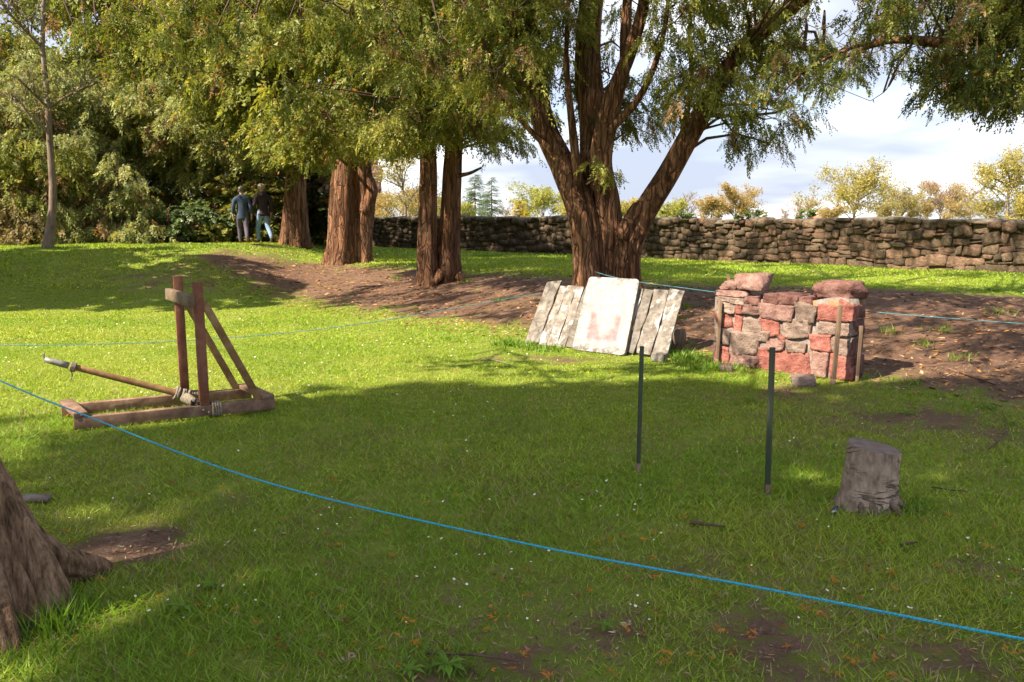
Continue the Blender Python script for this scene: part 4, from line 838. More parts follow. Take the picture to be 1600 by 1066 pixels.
hw = (p1[0] - p0[0]) / 2 + .2; mb = MB(); cx_ = (p0[0] + p1[0]) / 2
for s_ in (-1, 1):
    mb.add([(cx_ - hw, Yc + s_ * 3.3, zc(344) - .1), (cx_ + hw, Yc + s_ * 3.3, zc(344) - .1), (cx_ + hw, Yc, zc(337)), (cx_ - hw, Yc, zc(337))], [(0, 1, 2, 3)])
mb.build('roof', M['pantile'], cot_)
for px in (1277, 1292):
    q = W(px, 340, Yc); mb = MB(); mb.box((q[0], Yc, (zc(332) + zc(341)) / 2), (.28, .35, (zc(332) - zc(341)) / 2)); mb.box((q[0], Yc, zc(331.6)), (.36, .43, .06)); ch = mb.build('chimney', M['white_render'], cot_)
    for dx in (-.13, .13):
        mb = MB(); mb.tube([(q[0] + dx, Yc, zc(331.5)), (q[0] + dx, Yc, zc(329.5))], [.1, .08], 8); mb.build('chimney_pot', M['pantile'], cot_)
q = W(1193, 343, 140); zz = lambda py: float(W(1193, py, 140)[2])
cs = thing('chimney_stack', 'lone cream chimney stack above the wall near the orange-brown tree', 'chimney', (q[0], 140, 0.55))
mb = MB(); mb.tube([(q[0], 140, 0.4), (q[0], 140, zz(336)), (q[0], 140, zz(333))], [.75, .62, .6], 12); mb.build('shaft', M['white_render'], cs)
mb = MB(); mb.tube([(q[0], 140, zz(333)), (q[0], 140, zz(331.5))], [.72, .72], 12); mb.build('cap', M['pale_sandstone'], cs)

# ------------------------------------------------------------------ rubble boundary wall
stone_mat('wall_stone', (0.045, 0.034, 0.025), (0.11, 0.08, 0.057), (0.19, 0.14, 0.10), 5, 0.42, 1.0); stone_mat('wall_pink', (0.07, 0.041, 0.028), (0.15, 0.095, 0.068), (0.23, 0.16, 0.118), 5, 0.32, 1.0); stone_mat('wall_mortar', (0.055, 0.042, 0.031), (0.105, 0.08, 0.06), (0.16, 0.128, 0.096), 9, 0.0, 1.0)
wa, wb = np.array((13.5, 14.0)), np.array((-11.0, 39.6))
wdir = (wb - wa) / np.linalg.norm(wb - wa); wlen = np.linalg.norm(wb - wa); wnor = np.array((wdir[1], -wdir[0])); wnor = wnor if wnor @ wa < 0 else -wnor
wall = thing('boundary_wall', 'long rubble stone wall along the back of the terrace', 'wall', (*wa, 0.0))
def wtop(s): return 1.57 + 0.22 * (s / wlen) + 0.10 * (vnoise(np.asarray(s) * 0.9, 0, 5) - 0.5) + 0.07 * (vnoise(np.asarray(s) * 2.7, 1, 6) - 0.5)
nS = 220; ss = np.linspace(0, wlen, nS); V = []
for s_ in ss:
    p = wa + wdir * s_; zb = float(H(*p)) - .25; zt_ = float(wtop(s_)) - 0.07
    for o_, z_ in ((0.0, zb), (0.0, zt_), (-.42, zt_), (-.42, zb)): V.append((*(p + wnor * o_), z_))
i = np.arange(nS - 1)[:, None] * 4; Fq = np.concatenate([np.stack([i[:, 0] + a, i[:, 0] + a + 1, i[:, 0] + 5 + a, i[:, 0] + 4 + a], 1) for a in range(3)])
MB().add(V, Fq).build('core', M['wall_mortar'], wall)
def rock(size, seed, bev=0.3, n=3, rough=0.12):
    """a rounded irregular stone: a cube sphere squashed to size, 54 quads"""
    r = np.random.default_rng(seed); bm = bmesh.new(); bmesh.ops.create_cube(bm, size=2.0); bmesh.ops.subdivide_edges(bm, edges=bm.edges[:], cuts=n, use_grid_fill=True)
    V = np.array([v.co[:] for v in bm.verts]); Fc = np.array([[v.index for v in f_.verts] for f_ in bm.faces]); bm.free()
    sp = V / np.linalg.norm(V, axis=1, keepdims=True) * 1.15; V = V * (1 - bev) + sp * bev
    k1 = r.normal(0, 1, 3); k2 = r.normal(0, 1, 3); V = V * (1 + rough * np.sin(V @ k1 * 1.7 + r.random() * 6)[:, None] + rough * 0.7 * np.sin(V @ k2 * 2.9 + r.random() * 6)[:, None]) + r.normal(0, rough * .25, V.shape)
    sh = r.normal(0, rough * .8, (3, 3)); np.fill_diagonal(sh, 0); V = V + V @ sh
    return V * np.asarray(size) / 2, Fc
ROCKS = []
for k_ in range(14):
    V, Fc = rock((1, 1, 1), 500 + k_, 0.25, 2, 0.10); ROCKS.append([raw_mesh('stone', V, Fc, M[m], True) for m in ('wall_stone', 'wall_pink')])
def wall_stone(s_, z_, w, h, dep, parent=wall):
    p = wa + wdir * s_ + wnor * (dep / 2 - .085); k_ = rng.integers(0, 14); o = link('stone', ROCKS[k_][int(rng.random() < (0.55 if s_ < 10 else 0.25))], parent)
    o.location = (p[0] - wa[0], p[1] - wa[1], z_); o.rotation_euler = (0, rng.normal(0, .10), math.atan2(wdir[1], wdir[0]) + (math.pi if rng.random() < .5 else 0)); o.scale = (w * 1.0, dep, h * 1.0); return o
rest = MB(); made = 0
segs = []
s_ = 0.0
rows_z = None
# uneven courses: every course runs along the wall with its own wandering height
ncourse = 8; 
for cidx in range(ncourse):
    s_ = rng.uniform(0, .3)
    while s_ < wlen - 0.2:
        w = rng.uniform(0.14, 0.44) * (1.15 if cidx in (1, 2) else 0.9); mid = s_ + w / 2; p = wa + wdir * mid; zb = float(H(*p)) - .03; zt_ = float(wtop(mid))
        edges = np.linspace(0, 1, ncourse + 1) ** 0.95 + np.array([0] + [0.06 * math.sin(mid * (1.1 + .45 * q) + q * 1.7) for q in range(1, ncourse)] + [0])
        z0, z1 = zb + (zt_ - zb) * edges[cidx], zb + (zt_ - zb) * edges[cidx + 1]; segs.append((mid, (z0 + z1) / 2, w, (z1 - z0), cidx)); s_ += w
segs.sort(key=lambda q: q[0])
vis = [q for q in segs if q[0] > 1.6]
for k_, (mid, zc_, w, h, ci) in enumerate(vis):
    dep = rng.uniform(0.10, 0.19); 
    if ci == ncourse - 1: dep += 0.05
    if k_ < 300: wall_stone(mid, zc_, w * 0.97, h * 0.95, dep)
    else:
        V, Fc = rock((w * .97, dep, h * .95), k_, 0.25, 1, .1); p = wa + wdir * mid + wnor * (dep / 2 - .085); A = np.array([(*wdir, 0), (-wdir[1], wdir[0], 0), (0, 0, 1)]); rest.add(V @ A + np.array((*p, zc_)), Fc)
for (mid, zc_, w, h, ci) in [q for q in segs if q[0] <= 1.6]:
    V, Fc = rock((w, .14, h), 3, 0.25, 1, .1); p = wa + wdir * mid + wnor * .02; rest.add(V @ np.array([(*wdir, 0), (-wdir[1], wdir[0], 0), (0, 0, 1)]) + np.array((*p, zc_)), Fc)
tag(rest.build('rubble_stones', M['wall_stone'], wall, True), kind='stuff')
cop = MB(); s_ = 0
stone_mat('coping_stone', (0.06, 0.052, 0.043), (0.125, 0.107, 0.088), (0.2, 0.178, 0.152), 5, 0.2, 0.8)
CR = [raw_mesh('coping_stone', *rock((1, 1, 1), 600 + q, 0.4, 2, .1), M['coping_stone'], True) for q in range(6)]
while s_ < wlen - .3:
    w = rng.uniform(.3, .75); o = link('coping_stone', CR[rng.integers(0, 6)], wall); p = wdir * (s_ + w / 2) - wnor * .2; o.location = (p[0], p[1], float(wtop(s_ + w / 2)) - .03); o.rotation_euler = (0, 0, math.atan2(wdir[1], wdir[0])); o.scale = (w, .52, rng.uniform(.10, .2)); s_ += w
# plants rooted in the wall top
for px, py, lab in ((1045, 336, 'small leafy green plant on the wall top under the yew limb'), (1075, 338, 'low green plant on the wall top beside the leaning limb'), (1165, 338, 'round grey-green tuft on the wall top'), (1182, 336, 'dark bushy tuft on the wall top next to the chimney stack'), (1243, 338, 'tiny upright plant left of the cottage chimneys'), (1262, 340, 'tiny upright plant by the cottage roof')):
    best = min(np.linspace(0, wlen, 900), key=lambda q: abs(proj((*(wa + wdir * q - wnor * .15), 1.6))[0][0] - px)); p = wa + wdir * best - wnor * .15; z_ = float(wtop(best)) + .0
    o = thing('wall_plant', lab, 'plant', (p[0], p[1], z_), 'plants growing on the wall'); f = Foliage(); gsz = 0.5 if px in (1243, 1262) else 1
    f.lump((p[0], p[1], z_ + .10), (.28 * gsz, .2 * gsz, .14), 70, size=.12, templates=BROAD, droop=-.3, cols=((.05, .09, .02), (.10, .16, .03), (.18, .24, .05)), orange=0); f.build(o)

# ------------------------------------------------------------------ catapult
def timber(name, lo, mid, hi, along=(1, 12, 12), rnd=0.15, paint=None, sc=2.0):
    t = NT(name); v = t.coord(along); n = t.noise(v, sc, 6, .6, .4); f = t.noise(t.coord(tuple(a * 4 for a in along)), sc, 3); b_ = t.noise(t.coord(), 3.0, 4)
    col = t.ramp(t.math('ADD', t.math('MULTIPLY', n, .7), t.math('MULTIPLY', f, .3)), [(0.34, lo), (0.5, mid), (0.66, hi)])
    col = t.mix(t.ramp(b_, [(0.42, 0.0), (0.66, 0.6)]), col, t.mix(1.0, col, (0.62, 0.60, 0.58), 'MULTIPLY'))
    if paint: col = t.mix(t.ramp(t.noise(t.coord((3, 3, 1.4)), 2.2, 7, .65), [(paint[1], 0.0), (paint[1] + .05, 1.0)]), col, paint[0])
    k = t.ramp(t.info(), [(0.0, 1 - rnd), (1.0, 1 + rnd)])
    M[name] = t.pbr(t.mix(1.0, col, k, 'MULTIPLY'), 0.85, 0.2, t.bump(t.math('ADD', n, t.math('MULTIPLY', f, .5)), .5, .006))
timber('red_timber', (0.12, 0.048, 0.03), (0.22, 0.09, 0.056), (0.30, 0.14, 0.095), (3, 3, 3)); timber('rail_timber', (0.10, 0.06, 0.044), (0.18, 0.11, 0.08), (0.27, 0.18, 0.135), (4, 4, 4)); timber('grey_timber', (0.10, 0.07, 0.048), (0.165, 0.12, 0.084), (0.24, 0.185, 0.14), (5, 5, 5)); timber('brace_timber', (0.15, 0.08, 0.035), (0.24, 0.14, 0.065), (0.33, 0.21, 0.115), (4, 4, 4))
t = NT('rope_fibre'); v = t.coord((60, 60, 60)); M['rope_fibre'] = t.pbr(t.ramp(t.noise(v, 1, 3), [(0.3, (0.12, 0.10, 0.08)), (0.7, (0.28, 0.24, 0.195))]), 0.95, 0.1, t.bump(t.noise(v, 2, 3), .6, .004))
t = NT('dull_metal'); M['dull_metal'] = t.pbr(t.ramp(t.noise(t.coord(), 25, 4), [(0.3, (0.16, 0.15, 0.14)), (0.7, (0.30, 0.28, 0.26))]), 0.55, 0.5, None, 0.4)
ca = norm(np.array((0.89, 0.45, 0))); cb = norm(np.array((-0.62, 0.785, 0))); A0 = G(118, 676); A0[2] = float(H(A0[0], A0[1])) + 0.022
CL = 1.50; CWd = 0.60; rh = 0.092; rw = 0.062
cat = thing('catapult', 'small red-brown timber catapult with a throwing arm on the lawn', 'catapult', tuple(A0))
gz = lambda p: float(H(p[0], p[1]))
zA = A0[2] + rh / 2 - 0.01
def cpt(a, b, z=0.0): return A0 + ca * a + cb * b + np.array((0, 0, z))
for b_ in (0.03, CWd - 0.03):
    mb = MB(); beam(mb, cpt(0, b_, rh / 2), cpt(CL, b_, rh / 2), rw, rh, jit=.001); mb.build('side_rail', M['rail_timber'], cat, bevel=.005)
for a_ in (0.045, CL - 0.055):
    mb = MB(); beam(mb, cpt(a_, -.005, rh + .019), cpt(a_, CWd + .005, rh + .019), .10, .036, jit=.001); mb.build('end_beam', M['rail_timber'], cat, bevel=.004)
ua = 0.945
for b_, h_ in ((0.032, 1.10), (CWd - 0.032, 1.12)):
    mb = MB(); beam(mb, cpt(ua, b_, rh + .001), cpt(ua, b_, h_), .075, .072, up=ca, jit=.001); mb.build('upright', M['red_timber'], cat, bevel=.005)
mb = MB(); beam(mb, cpt(ua - .066, -.02, .95), cpt(ua - .066, CWd + .03, .965), .052, .098, jit=.001); cross = mb.build('crossbar', M['grey_timber'], cat, bevel=.005)
for b_ in (0.032, CWd - 0.032):
    mb = MB(); beam(mb, cpt(ua + .04, b_, .93), cpt(CL - .12, b_, rh - .005), .05, .06, up=ca); mb.build('brace', M['brace_timber'], cat, bevel=.004)
pv = cpt(ua - .03, CWd / 2, .115); tip = W(70, 562, 6.22); ad = norm(tip - pv); ln_ = np.linalg.norm(tip - pv)
mb = MB(); mb.tube([pv - ad * .06 + ad * ln_ * .87 * q for q in np.linspace(0, 1, 12)], np.linspace(.030, .024, 12), 14); arm = mb.build('throwing_arm', M['brace_timber'], cat, True)
mb = MB(); mb.tube([pv + ad * ln_ * q for q in (.845, .90, .95, 1.0)], [.027, .027, .023, .021], 12); mb.build('metal_sleeve', M['dull_metal'], arm, True)
mb = MB(); hk = pv + ad * ln_ * .995; mb.tube(curve([hk - (0, 0, .02), hk + np.array((-.012, 0, .02)), hk + np.array((-.008, 0, .055))], 8), .008, 6); mb.build('hook', M['dull_metal'], arm, True)
mb = MB()
s_ax = norm(np.cross(ad, (0, 0, 1))); u_ax = np.cross(s_ax, ad); th = np.linspace(0, 2 * math.pi * 5, 90)
mb.tube(np.array([pv + ad * (ln_ * .83 - .006 * q / 6.28 * 1.2) + .036 * (math.cos(q) * s_ax + math.sin(q) * u_ax) for q in th]), .006, 5, False)
e = pv + ad * ln_ * .82 - u_ax * .03; mb.tube(curve([e, e + np.array((.005, 0, -.04)), e + np.array((-.012, 0, -.085))], 8), .005, 5); mb.build('cord_binding', M['rope_fibre'], arm, True)
mb = MB()                              # twisted skein between the rails that grips the foot of the arm
for k_ in range(5):
    tt_ = np.linspace(0, 1, 60); ph = k_ * 6.28 / 5; rr = .024 + .008 * np.sin(tt_ * math.pi) ** 2
    P = np.array([cpt(ua - .075, .02 + (CWd - .04) * q, rh + .02) + r_ * (math.cos(ph + q * 19) * ca + math.sin(ph + q * 19) * np.array((0, 0, 1))) for q, r_ in zip(tt_, rr)]); mb.tube(P, .0165, 7, False)
for k_ in range(5):
    th = np.linspace(0, 6.6, 30); cc = pv + ad * (.015 + .026 * k_); tl_ = rng.normal(0, .25, 2)
    mb.tube(np.array([cc + (.046 + .006 * math.sin(q * 2 + k_)) * (math.cos(q) * s_ax + math.sin(q) * u_ax) + ad * .02 * (tl_[0] * math.cos(q) + tl_[1] * math.sin(q)) for q in th]), .0125, 6, False)
mb.build('rope_skein', M['rope_fibre'], cat, True)
for k_, b_ in ((0, .03), (1, CWd - .03)):
    mb = MB()
    for m_ in range(4):
        th = np.linspace(0, 6.28, 26); cc = cpt(ua + .065 + .019 * (m_ - .5), b_, rh / 2 + .004); q4 = 0.62
        P = np.array([cc + cb * (rw / 2 + .012) * np.sign(math.cos(q)) * abs(math.cos(q)) ** q4 + np.array((0, 0, 1)) * (rh / 2 + .010) * np.sign(math.sin(q)) * abs(math.sin(q)) ** q4 for q in th]); mb.tube(P, .0105, 5, False)
    mb.build('rope_lashing', M['rope_fibre'], cat, True)
for a_, b_, z_ in ((ua - .02, -.004, rh * .6), (ua + .02, -.004, rh * .35), (.05, -.006, rh + .02), (CL - .06, -.006, rh + .02)):
    mb = MB(); c_ = cpt(a_, b_, z_); mb.tube([c_, c_ - cb * .008], .009, 8); mb.build('bolt', M['dull_metal'], cat)

# ------------------------------------------------------------------ leaning boards
timber('old_plank', (0.075, 0.063, 0.056), (0.165, 0.147, 0.135), (0.255, 0.237, 0.225), (5, 5, 5), .12)
timber('flaked_plank', (0.085, 0.07, 0.062), (0.18, 0.16, 0.147), (0.27, 0.25, 0.237), (5, 5, 5), .1, ((0.33, 0.33, 0.33), .55))
P0 = G(822, 536); P1 = G(1042, 562); bd = norm(np.array((P1[0] - P0[0], P1[1] - P0[1], 0))); blen = np.linalg.norm((P1 - P0)[:2]); bn = np.array((-bd[1], bd[0], 0.0)); bn = bn if bn[1] > 0 else -bn
LEAN = R_(50); bup = norm(bn * math.cos(LEAN) + np.array((0, 0, 1)) * math.sin(LEAN)); bout = norm(np.cross(bd, bup)); bout = bout if bout[1] < 0 else -bout
wup = norm(bup - bd * 0.20); bup = norm(bup - bd * 0.10)
pal = thing('plank_panel', 'weathered grey plank panel leaning on the bank below the big yew', 'panel', tuple(P0))
def bpt(s_, v_, o_=0.0):
    p = P0 + bd * s_ + bup * v_ + bout * o_; p = p.copy(); p[2] += (float(H(*(P0 + bd * s_)[:2])) - P0[2]); return p
widths = [(0.0, .215, 'old_plank', 0.0, 1.0), (.225, .12, 'flaked_plank', -.02, .955), (.35, .15, 'flaked_plank', -.02, .945), (.51, .12, 'flaked_plank', -.01, .94), (.64, .13, 'old_plank', 0, .96), (.78, .12, 'flaked_plank', 0, .96), (.91, .20, 'old_plank', 0, .9), (1.12, .2, 'old_plank', 0, .9), (1.33, .17, 'flaked_plank', 0, .93), (1.505, .13, 'old_plank', -.01, .97), (1.645, .2, 'flaked_plank', .0, .97), (1.855, .19, 'flaked_plank', .0, .98)]
sc_ = blen / 2.05
for s0, w_, m_, v0, L_ in widths:
    mb = MB(); n_ = 9; th_ = rng.uniform(.028, .04); V = []; l0 = -.012 * rng.random(); s0, w_ = s0 * sc_, w_ * sc_
    for q in range(n_):
        v_ = v0 + (L_ - v0) * q / (n_ - 1); ja, jb = rng.normal(0, .007, 2); bow = .012 * math.sin(q / (n_ - 1) * 3.1 + s0 * 9)
        if q in (0, n_ - 1): v_a, v_b = v_ + rng.normal(0, .012), v_ + rng.normal(0, .012)
        else: v_a = v_b = v_
        V += [bpt(s0 + ja, v_a, th_ + bow), bpt(s0 + w_ + jb, v_b, th_ + bow), bpt(s0 + w_ + jb, v_b, bow), bpt(s0 + ja, v_a, bow)]
    Fq = [(0, 1, 2, 3)] + [(4 * q + a, 4 * q + 4 + a, 4 * q + 4 + (a + 1) % 4, 4 * q + (a + 1) % 4) for q in range(n_ - 1) for a in range(4)] + [tuple(4 * (n_ - 1) + a for a in (3, 2, 1, 0))]
    mb.add(V, Fq).build('plank', M[m_], pal, bevel=.004)
for v_ in (.22, .72):
    mb = MB(); beam(mb, bpt(.06, v_, -.03), bpt(blen - .02, v_, -.03), .03, .09, up=bup); mb.build('batten', M['old_plank'], pal)
for s_ in (.3, 1.0, 1.7):
    a_ = bpt(s_ * sc_, .80, -.06); f_ = a_ + bn * .12; f_[2] = gz(f_) - .05; mb = MB(); beam(mb, f_, a_, .06, .06, up=bd); mb.build('prop', M['old_plank'], pal)
t = NT('painted_board'); o_ = t.coord((1, 1, 1), 'UV'); n = t.noise(t.coord(), 5, 6, .65); n2 = t.noise(t.coord(), 18, 5, .6); sp = t.n.new('ShaderNodeSeparateXYZ'); t.l.new(o_, sp.inputs[0])
def band(x, a, b, e=.02): return t.math('MULTIPLY', t.ramp(x, [(max(0, a - e), 0.0), (a + e, 1.0)]), t.ramp(x, [(b - e, 1.0), (min(1, b + e), 0.0)]))
wx_ = t.math('ADD', sp.outputs[0], t.math('MULTIPLY', t.math('SUBTRACT', n2, .5), .05)); wy_ = t.math('ADD', sp.outputs[1], t.math('MULTIPLY', t.math('SUBTRACT', n, .5), .10))
red = t.math('MULTIPLY', band(wx_, .22, .80), band(wy_, .15, .50, .03)); dx = t.math('SUBTRACT', wx_, .52); dy = t.math('MULTIPLY', t.math('SUBTRACT', wy_, .47), .75)
disc = t.ramp(t.math('SQRT', t.math('ADD', t.math('MULTIPLY', dx, dx), t.math('MULTIPLY', dy, dy))), [(.15, 0.0), (.21, 1.0)])
red = t.math('MULTIPLY', t.math('MULTIPLY', red, disc), t.ramp(n2, [(.25, .25), (.6, .95)]))
red = t.math('MAXIMUM', red, t.math('MULTIPLY', t.math('MULTIPLY', band(wx_, .12, .84), band(wy_, .50, .82)), t.ramp(n2, [(.56, 0.0), (.68, .4)])))
base_c = t.ramp(n, [(.3, (.20, .205, .215)), (.6, (.275, .283, .30))]); col = t.mix(t.math('MULTIPLY', red, .72), base_c, (.27, .065, .085))
edge = t.math('MAXIMUM', t.ramp(sp.outputs[1], [(.0, 1.0), (.16, 0.0), (.86, 0.0), (1.0, 1.0)]), t.ramp(sp.outputs[0], [(.0, .7), (.10, 0.0), (.92, 0.0), (1.0, .7)]))
dirt = t.math('MULTIPLY', t.ramp(t.noise(t.coord(), 9, 6, .7), [(.46, 0.0), (.60, 1.0)]), t.math('ADD', edge, .22), True)
M['painted_board'] = t.pbr(t.mix(dirt, col, (.10, .085, .075)), .75, .3, t.bump(n2, .25, .006))
wb_ = thing('painted_board', 'white painted board with rounded corners and faded red print leaning on the planks', 'board', tuple(bpt(.78 * sc_, -.06, .05)))
S0, S1, V0, V1, rc = .80 * sc_, 1.55 * sc_, -.08, 1.06, .055
bm = bmesh.new(); ring = []
for (cx, cy, a0) in ((S1 - rc, V0 + rc, -90), (S1 - rc, V1 - rc, 0), (S0 + rc, V1 - rc, 90), (S0 + rc, V0 + rc, 180)):
    for q in range(6): a_ = R_(a0 + 18 * q); ring.append((cx + rc * math.cos(a_), cy + rc * math.sin(a_)))
z_fix = bpt((S0 + S1) / 2, 0)[2] - P0[2]
def bflat(s_, v_, o_): return P0 + bd * s_ + wup * v_ + bout * o_ + np.array((0, 0, float(H(*(P0 + bd * 1.0)[:2])) - P0[2]))
org = np.array(wb_.location); off = .062
fr_ = [bm.verts.new(bflat(a_, b_, off + .05) - org) for a_, b_ in ring]; bk = [bm.verts.new(bflat(a_, b_, off) - org) for a_, b_ in ring]
uvl = bm.loops.layers.uv.new('UVMap'); F0 = bm.faces.new(fr_); bm.faces.new(bk[::-1])
for q in range(len(ring)): bm.faces.new((fr_[q], bk[q], bk[(q + 1) % len(ring)], fr_[(q + 1) % len(ring)]))
bmesh.ops.recalc_face_normals(bm, faces=bm.faces[:])
uvm = {v: ((a_ - S0) / (S1 - S0), (b_ - V0) / (V1 - V0)) for v, (a_, b_) in list(zip(fr_, ring)) + list(zip(bk, ring))}
for f_ in bm.faces:
    for l in f_.loops: l[uvl].uv = uvm[l.vert]
    f_.material_index = 0 if len(f_.verts) > 4 else 1
me = bpy.data.meshes.new('panel'); bm.to_mesh(me); bm.free(); me.materials.append(M['painted_board']); me.materials.append(M['old_plank'])
link('panel', me, wb_)
g = G(1030, 565); blk = MB(); V, Fc = rock((.17, .09, .10), 21, .12, 2, .05); blk.add(V @ np.array([bd, bn, (0, 0, 1)]) + g + np.array((0, 0, .05)), Fc); o = blk.build('wood_block', M['old_plank'], None, False, .004); tag(o, 'small sawn wood block at the foot of the plank panel', 'block')
# round log end behind the panel
lg = G(1052, 548) + bn * .12; mb = MB(); mb.tube([lg + np.array((0, 0, .13)) - bd * .5, lg + np.array((0, 0, .13)) + bd * .05], .13, 16, True, trunk_profile(8, 5, .05, .02)); tag(mb.build('log', M['stump_bark'], None, True), 'round log behind the right foot of the plank panel', 'log')

# ------------------------------------------------------------------ mock stone wall
stone_mat('prop_red', (0.13, 0.048, 0.042), (0.245, 0.09, 0.078), (0.34, 0.165, 0.14), 11, .2, 1.0); stone_mat('prop_pink', (0.12, 0.066, 0.06), (0.22, 0.13, 0.118), (0.33, 0.22, 0.20), 11, .2, 1.0); stone_mat('prop_grey', (0.10, 0.07, 0.06), (0.19, 0.137, 0.12), (0.30, 0.235, 0.21), 11, .2, 1.0); stone_mat('prop_dark', (0.065, 0.032, 0.03), (0.14, 0.07, 0.064), (0.23, 0.13, 0.118), 9, .15, .9)
t = NT('mortar'); n = t.noise(t.coord(), 22, 6, .7); c_ = t.ramp(n, [(.3, (.11, .092, .088)), (.5, (.20, .17, .16)), (.7, (.30, .265, .25))]); c_ = t.mix(t.ramp(t.noise(t.coord(), 6, 5), [(.56, 0.0), (.64, .85)]), c_, (.30, .15, .045)); M['mortar'] = t.pbr(c_, .95, .1, t.bump(n, 1.0, .02))
Q0 = G(1113, 566); Q1 = G(1326, 597); qd = norm(np.array((Q1[0] - Q0[0], Q1[1] - Q0[1], 0))); qn = np.array((qd[1], -qd[0], 0)); qn = qn if qn[1] < 0 else -qn; qlen = np.linalg.norm((Q1 - Q0)[:2])
prop = thing('stone_wall', 'freestanding mock wall of red and grey sandstone blocks beside the boards', 'wall', tuple(Q0))
def onface(zx, zy):                    # zoomed picture coordinates -> along, height on the front face
    d = ray(1080 + zx / 4.847, 400 + zy / 4.847); o3 = np.array((0, 0, CAM_Z)); k_ = ((Q0 - o3) @ qn) / (d @ qn); p = o3 + d * k_; return float((p - Q0) @ qd), float(p[2])
DEP = .30
stones = [(215, 190, 355, 265, 'P'), (290, 140, 545, 268, 'P'), (210, 262, 425, 312, 'P'), (205, 303, 305, 352, 'G'), (305, 312, 405, 365, 'G'), (203, 352, 345, 428, 'G'), (180, 430, 320, 545, 'R'), (322, 450, 385, 585, 'R'), (340, 375, 394, 445, 'R'), (392, 368, 540, 450, 'P'), (538, 370, 792, 485, 'P'), (365, 465, 535, 582, 'G'), (515, 478, 692, 612, 'R'), (690, 485, 937, 632, 'G'), (795, 368, 946, 508, 'G'), (950, 355, 1122, 495, 'R'), (1124, 348, 1228, 508, 'R'), (958, 500, 1110, 598, 'G'), (1112, 512, 1226, 606, 'G'), (175, 548, 305, 668, 'G'), (310, 588, 515, 765, 'G'), (515, 568, 592, 645, 'G'), (575, 622, 702, 712, 'P'), (650, 600, 735, 652, 'R'), (712, 648, 892, 738, 'G'), (890, 582, 1047, 718, 'R'), (1048, 612, 1222, 748, 'G'), (160, 675, 302, 822, 'R'), (308, 745, 512, 872, 'P'), (515, 728, 897, 912, 'R'), (912, 728, 1042, 948, 'P'), (1055, 755, 1218, 950, 'R'), (520, 288, 662, 374, 'D'), (660, 290, 818, 382, 'D'), (815, 306, 912, 372, 'D'), (410, 298, 530, 372, 'D'), (890, 192, 1258, 340, 'D')]
z0q = float(H(*(Q0 + qd * qlen / 2)[:2]))
mb = MB()
core = []
for zx in np.linspace(178, 1222, 22):
    top = np.interp(zx, [178, 300, 420, 520, 700, 880, 960, 1100, 1225], [300, 285, 300, 318, 330, 338, 320, 300, 320]); s_, zt_ = onface(zx, top); core.append((s_, zt_ - .015))
V = []
for s_, zt_ in core:
    for o_, z_ in ((.0, -.05), (.0, None), (-DEP, None), (-DEP, -.05)):
        p = Q0 + qd * s_ + qn * (o_ - .012); V.append((p[0], p[1], z0q + z_ if z_ is not None else zt_))
n_ = len(core); Fq = [(4 * q + a, 4 * q + a + 1, 4 * q + 5 + a, 4 * q + 4 + a) for q in range(n_ - 1) for a in range(3)] + [(0, 3, 2, 1), tuple(4 * (n_ - 1) + a for a in range(4))]
mb.add(V, Fq).build('mortar_core', M['mortar'], prop)
MM = dict(R='prop_red', P='prop_pink', G='prop_grey', D='prop_dark'); QA = np.array([qd, -qn, (0, 0, 1)])
for k_, (x0, y0, x1, y1, m_) in enumerate(stones):
    s0, za = onface(x0, (y0 + y1) / 2); s1, zb = onface(x1, (y0 + y1) / 2); _, zt_ = onface((x0 + x1) / 2, y0); _, zl = onface((x0 + x1) / 2, y1)
    bould = k_ in (0, 1, 36); dep = DEP * .95 if bould or m_ == 'D' else rng.uniform(.10, .15)
    V, Fc = rock((1, 1, 1), 700 + k_, .36 if bould else .07, 7, .10 if bould else .04); rk = np.random.default_rng(900 + k_)
    if not bould:                        # uneven quadrilateral outline, chipped faces
        cr = rk.uniform(-.13, .13, (4, 2)); wx2, wz2 = V[:, 0] + .5, V[:, 2] + .5; wgt = np.stack([(1 - wx2) * (1 - wz2), wx2 * (1 - wz2), wx2 * wz2, (1 - wx2) * wz2], 1); V[:, 0] += wgt @ cr[:, 0]; V[:, 2] += wgt @ cr[:, 1]
    V = V * np.array(((s1 - s0) * (.90 if bould else .97), dep * (.9 if bould else 1), (zt_ - zl) * .96))
    V = V + (fbm(V[:, 0] * 22 + k_, V[:, 2] * 22 + V[:, 1] * 9, k_, 3) - .5)[:, None] * np.array((.012, .035, .012)) * (1.6 if bould else 1)
    p = Q0 + qd * (s0 + s1) / 2 + qn * (.016 + rng.uniform(-.008, .012) - dep / 2 if not bould else -DEP / 2 + .01); p[2] = (zt_ + zl) / 2
    MB().add(V @ QA + p, Fc).build('stone', M[MM[m_]], prop, bould)
s_r = core[-1][0]
for k_, (za, zb, o_) in enumerate([(0, .24, .5), (.24, .43, .5), (.43, .62, .5), (.62, .76, .5)]):   # right end
    V, Fc = rock((.08, DEP * .9, (zb - za) * .94), 760 + k_, .2, 2, .08); p = Q0 + qd * (s_r - .015) - qn * DEP * .52; p[2] = z0q + (za + zb) / 2; MB().add(V @ QA + p, Fc).build('stone', M['prop_dark'], prop, True)
for k_ in range(7):                                                   # the back, out of sight from here
    s_ = s_r * (k_ + .5) / 7; V, Fc = rock((s_r / 7.4, .1, .6), 780 + k_, .2, 2, .08); p = Q0 + qd * s_ - qn * (DEP - .01); p[2] = z0q + .31; MB().add(V @ QA + p, Fc).build('stone', M['prop_grey'], prop, True)
